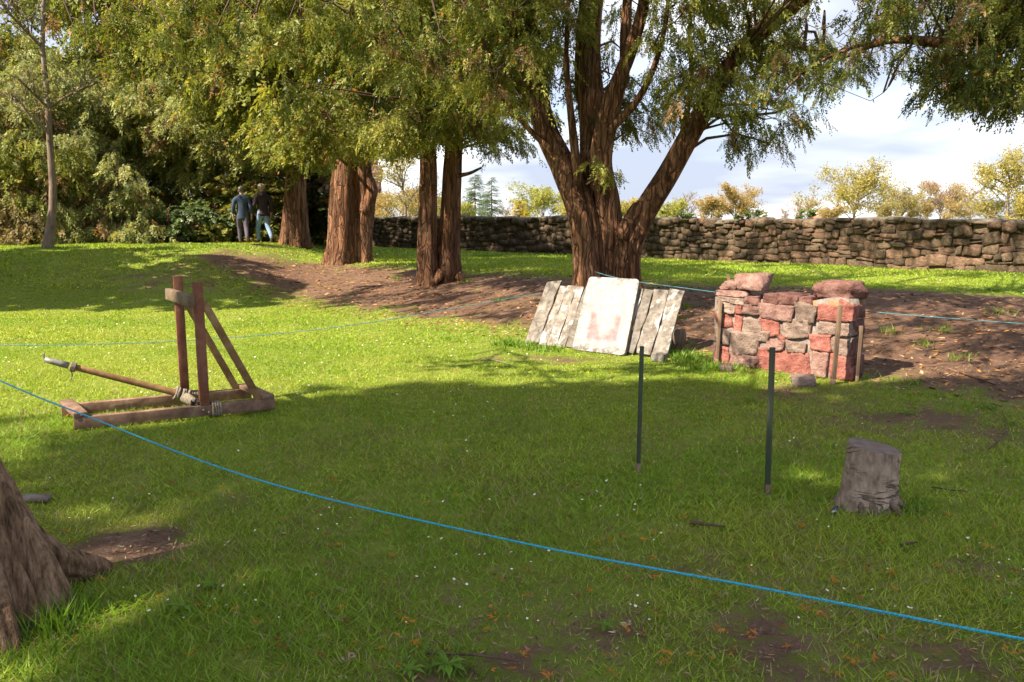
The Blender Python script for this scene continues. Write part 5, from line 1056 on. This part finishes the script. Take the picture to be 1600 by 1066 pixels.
# loose stones at its foot
for (x0, y0, x1, y1, lab, m_) in ((213, 805, 315, 882, 'small pale stone at the left foot of the mock stone wall', 'prop_grey'), (765, 905, 932, 992, 'wedge-shaped stone in front of the mock stone wall', 'prop_grey')):
    px, py = 1080 + (x0 + x1) / 2 / 4.847, 400 + y1 / 4.847; g = G(px, py - 2); w_ = (x1 - x0) / 4.847 * g[1] / FPX
    V, Fc = rock((w_ * 1.05, w_ * .6, w_ * .56), x0, .18, 2, .1); o = MB().add(V @ np.array([norm((1, -.35, 0)), norm((.35, 1, 0)), (0, 0, 1)]) + g + np.array((0, 0, w_ * .2)), Fc).build('loose_stone', M[m_], None, True); tag(o, lab, 'stone', 'loose stones at the mock wall')

# ------------------------------------------------------------------ stakes
timber('stake_green', (0.035, 0.05, 0.035), (0.06, 0.075, 0.05), (0.10, 0.095, 0.065), (10, 10, 1.5), .1); timber('stake_brown', (0.10, 0.065, 0.045), (0.19, 0.13, 0.09), (0.28, 0.20, 0.15), (10, 10, 1.5), .15)
def stake(bpx, bpy_, tpx, tpy, w_, mat, label, group, dpt=.6, deep=None):
    g = G(bpx, bpy_) if deep is None else W(bpx, bpy_, deep); tp = W(tpx, tpy, g[1]); o = thing('stake', label, 'stake', tuple(g), group)
    mb = MB(); beam(mb, g - (0, 0, .08), tp, w_, w_ * dpt, up=(0, 1, 0)); mb.build('post', M[mat], o, bevel=.002)
    mb = MB(); d = norm(tp - g); sd = np.array((1, 0, 0)); mb.box(g + (tp - g) * .5 + np.array((0, w_ * .55, 0)), (w_ * .12, w_ * .5, np.linalg.norm(tp - g) * .49), (np.cross(np.cross(d, sd), d) if False else norm(sd - d * (sd @ d)), norm(np.cross(d, sd)), d)); mb.build('flange', M[mat], o)
    mb = MB(); beam(mb, g + np.array((0, 0, -.06)), g + np.array((0, 0, .06)), w_ * 1.06, w_ * dpt * 1.08, up=(0, 1, 0)); mb.build('foot', M['stake_brown'], o)
    return tp
stake(997, 738, 1003, 541, .026, 'stake_green', 'slim dark green stake on the lawn in front of the boards', 'stakes on the lawn')
stake(1199, 772, 1207, 543, .031, 'stake_green', 'dark stake on the lawn in front of the mock stone wall', 'stakes on the lawn')
zp = lambda x, y: (1080 + x / 4.847, 400 + y / 4.847)
stake(*zp(193, 822), *zp(224, 345), .03, 'stake_brown', 'thin stake against the left front of the mock stone wall', 'stakes round the mock wall', 1.0)
stake(*zp(1072, 976), *zp(1130, 374), .036, 'stake_brown', 'brown stake against the right front of the mock stone wall', 'stakes round the mock wall', 1.0)
stake(*zp(1252, 952), *zp(1287, 530), .03, 'stake_brown', 'pale stake standing at the right end of the mock stone wall', 'stakes round the mock wall', 1.0)
pb = Q0 + qd * .12 - qn * (DEP + .12); pb[2] = gz(pb); pp = proj(pb)[0]; stake(pp[0], pp[1], 1137.5, 429, .028, 'stake_brown', 'orange-tipped stake behind the top left stone of the mock wall', 'stakes round the mock wall', 1.0, pb[1])

# ------------------------------------------------------------------ tree stump
g = G(1369, 799); g[1] += .10; stp = thing('tree_stump', 'low grey-brown tree stump with sawn top and stubby roots on the lawn', 'stump', tuple(g))
mb = MB(); P = curve([g + np.array((-.02, 0, -.04)), g + np.array((-.012, 0, .06)), g + np.array((.0, 0, .2)), g + np.array((.006, 0, .375))], 30); T0 = np.linspace(0, 1, 30)
r0 = .158 - .02 * T0 + .028 * np.exp(-T0 * 8)
V, Fq = tube(P, r0, 40, True, trunk_profile(9, 5, .08, .045, .22, 5, .2)); V = V.copy()
hi = V[:, 2] - g[2]; V[:, 2] -= np.clip((hi - .05) / .33, 0, 1) * (.03 + (V[:, 0] - g[0]) * .13 + (V[:, 1] - g[1]) * -.05); mb.add(V, Fq)
nside = len(Fq) - 80; stump_side = MB(); stump_side.V, stump_side.F, stump_side.n = mb.V, [Fq[:-40]], len(V)
t = NT('stump_skin'); n = t.noise(t.coord((26, 26, 13)), 1, 6, .65); v_ = t.noise(t.coord((4, 4, 3)), 1, 4); cr_ = t.noise(t.coord((5, 5, 20)), 1, 3, .5, .8)
crack = t.math('MULTIPLY', t.ramp(cr_, [(.475, 0.0), (.495, 1.0), (.505, 1.0), (.525, 0.0)]), t.ramp(t.noise(t.coord((3, 3, 3)), 1.3, 2), [(.42, 0.0), (.55, 1.0)]))
c_ = t.ramp(t.math('ADD', t.math('MULTIPLY', n, .6), t.math('MULTIPLY', v_, .4)), [(.34, (.13, .09, .07)), (.5, (.31, .23, .185)), (.66, (.47, .365, .30))]); c_ = t.mix(t.math('MULTIPLY', crack, .7), c_, (.05, .034, .027))
M['stump_skin'] = t.pbr(c_, .92, .12, t.bump(t.math('SUBTRACT', n, t.math('MULTIPLY', crack, 1.2)), 1.0, .012))
stump_side.build('trunk', M['stump_skin'], stp, True)
t = NT('sawn_end'); M['sawn_end'] = t.pbr(t.ramp(t.noise(t.coord(), 16, 5), [(.3, (.095, .073, .064)), (.7, (.21, .165, .145))]), .9, .15)
capo = MB(); capV = V.copy(); capo.add(capV, Fq[-40:]); capo.build('sawn_top', M['sawn_end'], stp)
for (dx, dy, L_, a_) in ((-.10, -.12, .14, -1.75), (-.05, -.15, .13, -1.5), (.07, -.13, .16, -1.05), (.13, -.06, .14, -.25), (-.15, .02, .13, 3.0), (.14, .09, .14, .6), (.02, .16, .12, 1.6)):
    a3 = g + np.array((dx * .95, dy * .95, .055)); L_ *= .75; d = np.array((math.cos(a_), math.sin(a_), 0)); mb = MB(); mb.tube(curve([a3 - d * .06 + (0, 0, .04), a3, a3 + d * L_ * .5 + np.array((0, 0, -.05)), a3 + d * L_ + np.array((0, 0, -.13))], 12), np.linspace(.024, .010, 12), 9, True, trunk_profile(3, 4, .1, .08)); mb.build('root', M['stump_bark'], stp, True)
# ------------------------------------------------------------------ ropes
t = NT('blue_rope'); v = t.coord((1, 1, 1)); n = t.noise(v, 160, 2); M['blue_rope'] = t.pbr(t.ramp(n, [(.35, (.015, .22, .38)), (.6, (.04, .42, .62))]), .55, .4)
t = NT('teal_rope'); v = t.coord((1, 1, 1)); n = t.noise(v, 90, 2); M['teal_rope'] = t.pbr(t.ramp(n, [(.35, (.025, .12, .17)), (.6, (.09, .27, .34))]), .6, .3)
def cord(pts, r_, mat, label, n_=120, strands=True):
    P = curve(pts, n_); mb = MB(); T = norm(np.gradient(P, axis=0)); sd = norm(np.cross(T, (0, 0, 1))); u_ = np.cross(sd, T); L_ = np.concatenate([[0], np.cumsum(np.linalg.norm(np.diff(P, axis=0), axis=1))])
    for k_ in range(3):
        ph = k_ * 2.094 + L_ * (2 * math.pi / (r_ * 9)); mb.tube(P + (np.cos(ph)[:, None] * sd + np.sin(ph)[:, None] * u_) * r_ * .5, r_ * .58, 5, False)
    o = mb.build('rope', M[mat], None, True); return tag(o, label, 'rope', 'ropes fencing the display')
sag = [(0, 595, 4.9), (130, 648, 4.55), (400, 749, 3.95), (800, 845, 3.25), (1200, 921, 2.65), (1600, 999, 2.15)]
pts = [W(*q) for q in sag]; pts = [pts[0] + (pts[0] - pts[1]) * 1.6 + np.array((0, 0, .06))] + pts + [pts[-1] + (pts[-1] - pts[-2]) * 1.0 + np.array((0, 0, .02))]
cord(pts, .0048, 'blue_rope', 'bright blue rope strung low across the front of the lawn', 900)
for e_ in (pts[0], pts[-1]):
    o = thing('stake', 'green stake out of the picture holding the %s end of the front rope' % ('far left' if e_[0] < 0 else 'near right'), 'stake', (e_[0], e_[1], gz(e_)), 'stakes holding the front rope'); mb = MB(); beam(mb, (e_[0], e_[1], gz(e_) - .1), (e_[0], e_[1], e_[2] + .12), .035, .02, up=(0, 1, 0)); mb.build('post', M['stake_green'], o)
ba = bpt(.08, .80, .045)
pts = [W(-260, 541, 8.0), W(0, 540, 8.2), W(280, 533, 8.6), (W(550, 508, 9.2)), W(845, 458, 10.35)]; cord(pts, .0048, 'teal_rope', 'thin teal rope running behind the catapult to the leaning boards', 360)
pts = [W(930, 425, 10.9), W(958, 433, 10.5), W(1000, 441, 10.2), W(1060, 449, 9.7), W(1128, 458, 9.2)]; cord(pts, .0046, 'teal_rope', 'short blue rope from the big yew to the mock stone wall', 160)
pts = [W(1332, 485, 8.35), W(1440, 494, 8.0), W(1600, 506, 7.6), W(1800, 516, 7.2)]; cord(pts, .0046, 'teal_rope', 'blue rope from the mock stone wall across the bare bank to the right', 200)

# ------------------------------------------------------------------ small things lying about
V, Fc = rock((.17, .07, .03), 91, .3, 2, .12); g = G(56, 784); tag(MB().add(V + g + np.array((0, 0, .02)), Fc).build('bark_slab', M['pale_bark'], None, True), 'flat pale slab of bark lying on the grass beside the near trunk', 'bark')
g = G(1304, 806); mb = MB(); P = curve([g + np.array((-.02, -.01, .012)), g + np.array((-.004, 0, .03)), g + np.array((.018, .01, .052))], 9); mb.tube(P, [.003, .009, .013, .015, .015, .014, .012, .009, .004], 8)
t = NT('dark_scrap'); M['dark_scrap'] = t.pbr(t.ramp(t.noise(t.coord((20, 20, 20)), 2, 3), [(.4, (.03, .028, .05)), (.62, (.10, .09, .14)), (.7, (.75, .74, .76))]), .6)
tag(mb.build('scrap', M['dark_scrap'], None, True), 'small dark feather with white ends on the grass left of the stump', 'scrap')  # unidentified dark scrap, modelled as a curled sliver
for k_, (pts2, r_, lab) in enumerate((([(1078, 822), (1105, 826), (1133, 829)], .010, 'short dark stick on the grass below the two stakes'), ([(1545, 705), (1562, 690), (1572, 668), (1566, 645)], .006, 'thin crooked twig at the right edge of the lawn'), ([(1500, 585), (1530, 596), (1555, 605)], .012, 'dark stick on the bare bank right of the mock wall'), ([(665, 1027), (740, 1030), (810, 1040)], .005, 'long thin reddish twig on the grass at the bottom of the view'), ([(505, 948), (515, 968), (540, 972)], .004, 'bent pale twig on the grass at the bottom left'), ([(1408, 858), (1420, 855), (1433, 853)], .008, 'stubby brown stick in front of the stump'), ([(1455, 765), (1485, 770), (1512, 772)], .005, 'thin twig on the grass right of the stump'), ([(760, 563), (785, 568), (803, 575)], .006, 'pale curved twig on the soil before the leaning boards'))):
    P = curve([G(*q) + np.array((0, 0, r_ + .012)) for q in pts2], 16); mb = MB(); mb.tube(P, np.linspace(r_, r_ * .5, 16) * (1 + .2 * rng.random(16)), 6); tag(mb.build('twig', M['branch_bark' if k_ not in (4, 7) else 'twig_bark'], None, True), lab, 'twig', 'fallen twigs on the lawn')
# broad-leaved weeds
def weed(px, py, size, label, col=(0.15, 0.27, 0.03), n_=11):
    size *= 0.72; g = G(px, py); o = thing('dandelion_plant', label, 'plant', tuple(g), 'leafy weeds in the lawn')
    for k_ in range(n_):
        a_ = k_ * 2.4 + rng.normal(0, .2); L_ = size * rng.uniform(.6, 1.1); d = np.array((math.cos(a_), math.sin(a_), 0)); e = np.array((-d[1], d[0], 0)); V, Fq = [], []
        for q in range(6):
            t_ = q / 5; w_ = L_ * .16 * math.sin(math.pi * min(.97, t_ * .9 + .08)) * (1 if q % 2 else .65); c_ = d * L_ * t_ + np.array((0, 0, .02 + L_ * (.55 * t_ - .5 * t_ * t_))); V += [c_ - e * w_ + (0, 0, w_ * .4), c_ + (0, 0, 0), c_ + e * w_ + (0, 0, w_ * .4)]
        for q in range(5): Fq += [(3 * q, 3 * q + 1, 3 * q + 4, 3 * q + 3), (3 * q + 1, 3 * q + 2, 3 * q + 5, 3 * q + 4)]
        link('leaf', raw_mesh('leaf', V, Fq, M['grass_blade'], True, tint=np.tile(np.array(col) * rng.uniform(.75, 1.2), (len(V), 1))), o)
for (px, py, s_, lab) in ((700, 1048, .13, 'largest dandelion rosette at the bottom centre of the lawn'), (640, 1056, .09, 'pale leafy weed left of the bottom dandelion rosette'), (285, 955, .10, 'leafy weed in the sunlit patch near the near trunk'), (330, 920, .08, 'small leafy weed on the bare earth by the near trunk'), (412, 900, .07, 'thin-leaved weed on the shaded lawn left of centre'), (1415, 648, .13, 'low leafy weed clump right of the mock wall foot'), (1170, 628, .11, 'leafy weed just in front of the mock stone wall'), (1150, 632, .09, 'smaller weed beside the one before the mock stone wall'), (1545, 640, .13, 'leafy weed at the right end of the lawn under the bank'), (1580, 665, .10, 'leafy weed at the right edge below the bank'), (795, 541, .16, 'dandelion rosette left of the leaning boards'), (1575, 948, .06, 'small weed in the bottom right soil'), (945, 985, .07, 'small weed on the bottom of the lawn right of centre'), (1240, 655, .07, 'small weed on the lawn behind the second stake'), (1475, 520, .12, 'bright leafy weed on the bare bank'), (1550, 455, .16, 'yellow-green weed at the top of the bank at right')):
    weed(px, py, s_, lab)

# ------------------------------------------------------------------ the two walkers
def cloth(name, lo, hi, sc=30):
    t = NT(name); n = t.noise(t.coord(), sc, 4); M[name] = t.pbr(t.ramp(n, [(.35, lo), (.65, hi)]), .85, .2, t.bump(t.noise(t.coord(), 9, 4), .5, .02))
cloth('navy_jacket', (.028, .042, .085), (.055, .08, .14)); cloth('black_fleece', (.03, .02, .03), (.065, .045, .06)); cloth('dark_trousers', (.06, .05, .085), (.12, .10, .15)); cloth('blue_jeans', (.12, .19, .32), (.23, .33, .50)); cloth('skin', (.42, .24, .18), (.52, .31, .24)); cloth('grey_hair', (.10, .09, .08), (.22, .20, .18)); cloth('cropped_hair', (.28, .22, .19), (.42, .36, .33)); cloth('shoe', (.05, .035, .03), (.16, .12, .10)); cloth('brown_shoe', (.14, .06, .04), (.24, .12, .08))
def skin_mesh(verts, edges, root=0, sub=2):
    me = bpy.data.meshes.new('body'); me.from_pydata([v[:3] for v in verts], edges, []); ob = bpy.data.objects.new('body', me); COL.objects.link(ob)
    ob.modifiers.new('skin', 'SKIN').use_smooth_shade = True; sv = ob.data.skin_vertices[0].data
    for k_, v in enumerate(verts): sv[k_].radius = (v[3], v[4] if len(v) > 4 else v[3]); sv[k_].use_root = (k_ == root)
    m = ob.modifiers.new('sub', 'SUBSURF'); m.levels = m.render_levels = sub
    dg = bpy.context.evaluated_depsgraph_get(); out = bpy.data.meshes.new_from_object(ob.evaluated_get(dg)); bpy.data.objects.remove(ob); bpy.data.meshes.remove(me); return out
def person(px, py, Yd, height, yaw, mats, label, jacket_hem, hand_front, stride):
    b_ = W(px, py, Yd); z_ = gz(b_); o = thing('person', label, 'person', (b_[0], b_[1], z_), 'two people walking away'); o.rotation_euler = (0, 0, yaw); k = height / 1.78
    s = stride; V = [(0, 0, .95, .15, .11), (0, .01, 1.12, .145, .105), (0, .02, 1.30, .165, .11), (0, .02, 1.44, .15, .09), (0, .03, 1.52, .06), (0, .045, 1.585, .06), (0, .055, 1.66, .083, .095), (0, .05, 1.73, .075, .085)]
    E = [(0, 1), (1, 2), (2, 3), (3, 4), (4, 5), (5, 6), (6, 7)]
    def chain(start, pts):
        p = start
        for q in pts: V.append(q); E.append((p, len(V) - 1)); p = len(V) - 1
    lf, rf = s                        # how far each foot is forward (+) or behind (-)
    def leg(sx, f):
        knee_f = f * .45 + (.10 if f > 0 else .06); az = .085 if f > -.1 else .15
        chain(0, [(sx * .095, 0, .86, .108, .112), (sx * .10, knee_f, .50, .080), (sx * .10, f, az + .07, .062), (sx * .10, f - .02, az - .035, .04), (sx * .11, f + .10, .045 if f > -.1 else az - .10, .042, .032), (sx * .115, f + .17, .035 if f > -.1 else az - .12, .03, .022)])
    leg(-1, lf); leg(1, rf)
    def armc(sx, bent):
        if bent: pts = [(sx * .20, .01, 1.41, .062), (sx * .255, -.04, 1.17, .05), (sx * .20, .17, 1.10, .04), (sx * .12, .25, 1.16, .03), (sx * .10, .30, 1.18, .03, .018)]
        else: pts = [(sx * .20, .01, 1.41, .062), (sx * .265, -.03, 1.15, .05), (sx * .275, .05, .92, .038), (sx * .275, .08, .84, .032, .02), (sx * .27, .10, .77, .028, .016)]
        chain(3, pts); h = len(V) - 1
        c = V[h - 1]; e_ = V[h]
        for q in range(4):                # four fingers and a thumb
            d = np.array(e_[:3]) - np.array(c[:3]); d /= np.linalg.norm(d); off = (q - 1.5) * .018; f0 = np.array(e_[:3]) + np.array((0, off, 0)); f1 = f0 + d * .035; f2 = f1 + d * .025 + np.array((-sx * .015, 0, 0))
            chain(h, [(*f1, .009), (*f2, .008)])
        d = np.array((0, .05, -.02)); f1 = np.array(c[:3]) + d * .9; chain(h - 1, [(*f1, .010), (*(f1 + np.array((0, .012, -.03))), .009)])
    armc(-1, hand_front[0]); armc(1, hand_front[1])
    V = [tuple(np.array(v[:3]) * k) + tuple(r_ * k for r_ in v[3:]) for v in V]
    me = skin_mesh(V, E); 
    for m_ in ('skin', mats['legs'], mats['shoe']): me.materials.append(M[m_])
    for p in me.polygons:
        z = p.center.z / k; x = abs(p.center.x / k); p.material_index = 2 if (z < .11 or (z < .17 and p.center.y < -.30)) else (1 if z < 1.0 and x < .225 else 0); p.use_smooth = True
    link('body', me, o)
    # jacket: torso and sleeves as one garment, open at hem, cuffs and collar
    J = [(0, 0, jacket_hem, .185, .135), (0, 0, .98, .175, .13), (0, .01, 1.14, .170, .125), (0, .015, 1.30, .195, .145), (0, .01, 1.43, .19, .145), (0, .025, 1.51, .115, .115), (0, .035, 1.565, .085, .088)]; JE = [(0, 1), (1, 2), (2, 3), (3, 4), (4, 5), (5, 6)]
    for sx, bent in ((-1, hand_front[0]), (1, hand_front[1])):
        pts = [(sx * .205, .01, 1.405, .085), (sx * .262, -.04, 1.17, .072), ((sx * .215, .15, 1.105, .055) if bent else (sx * .275, .045, .93, .056))]; p = 4
        for q in pts: J.append(q); JE.append((p, len(J) - 1)); p = len(J) - 1
    J = [tuple(np.array(v[:3]) * k) + tuple(r_ * k for r_ in v[3:]) for v in J]; jm = skin_mesh(J, JE, 1); jm.materials.append(M[mats['jacket']]); link('jacket', jm, o)
    # hair cap and ears
    Vh, Fh = rock((.19 * k, .225 * k, .17 * k), 5, .85, 3, .03); keep = [f_ for f_ in Fh if Vh[f_].mean(0)[2] > -.035 * k - (.03 * k if Vh[f_].mean(0)[1] < 0 else 0)]
    link('hair', raw_mesh('hair', Vh + np.array((0, .045, 1.705)) * k, keep, M[mats['hair']], True), o)
    for sx in (-1, 1):
        Ve, Fe = rock((.022 * k, .04 * k, .065 * k), 6, .7, 2, .05); link('ear', raw_mesh('ear', Ve + np.array((sx * .088, .05, 1.655)) * k, Fe, M['skin'], True), o)
    Vn, Fn = rock((.03 * k, .035 * k, .045 * k), 7, .6, 2, .05); link('nose', raw_mesh('nose', Vn + np.array((0, .150, 1.645)) * k, Fn, M['skin'], True), o)
    return o
person(381, 381, 24.2, 1.68, R_(20), dict(jacket='navy_jacket', legs='dark_trousers', shoe='brown_shoe', hair='grey_hair'), 'person in long navy jacket and dark trousers walking away, arms at sides', .73, (False, False), (.16, -.30))
person(413, 379, 24.4, 1.77, R_(38), dict(jacket='black_fleece', legs='blue_jeans', shoe='shoe', hair='cropped_hair'), 'person in short black top and blue jeans walking away, forearm raised', .88, (True, False), (.20, -.34))
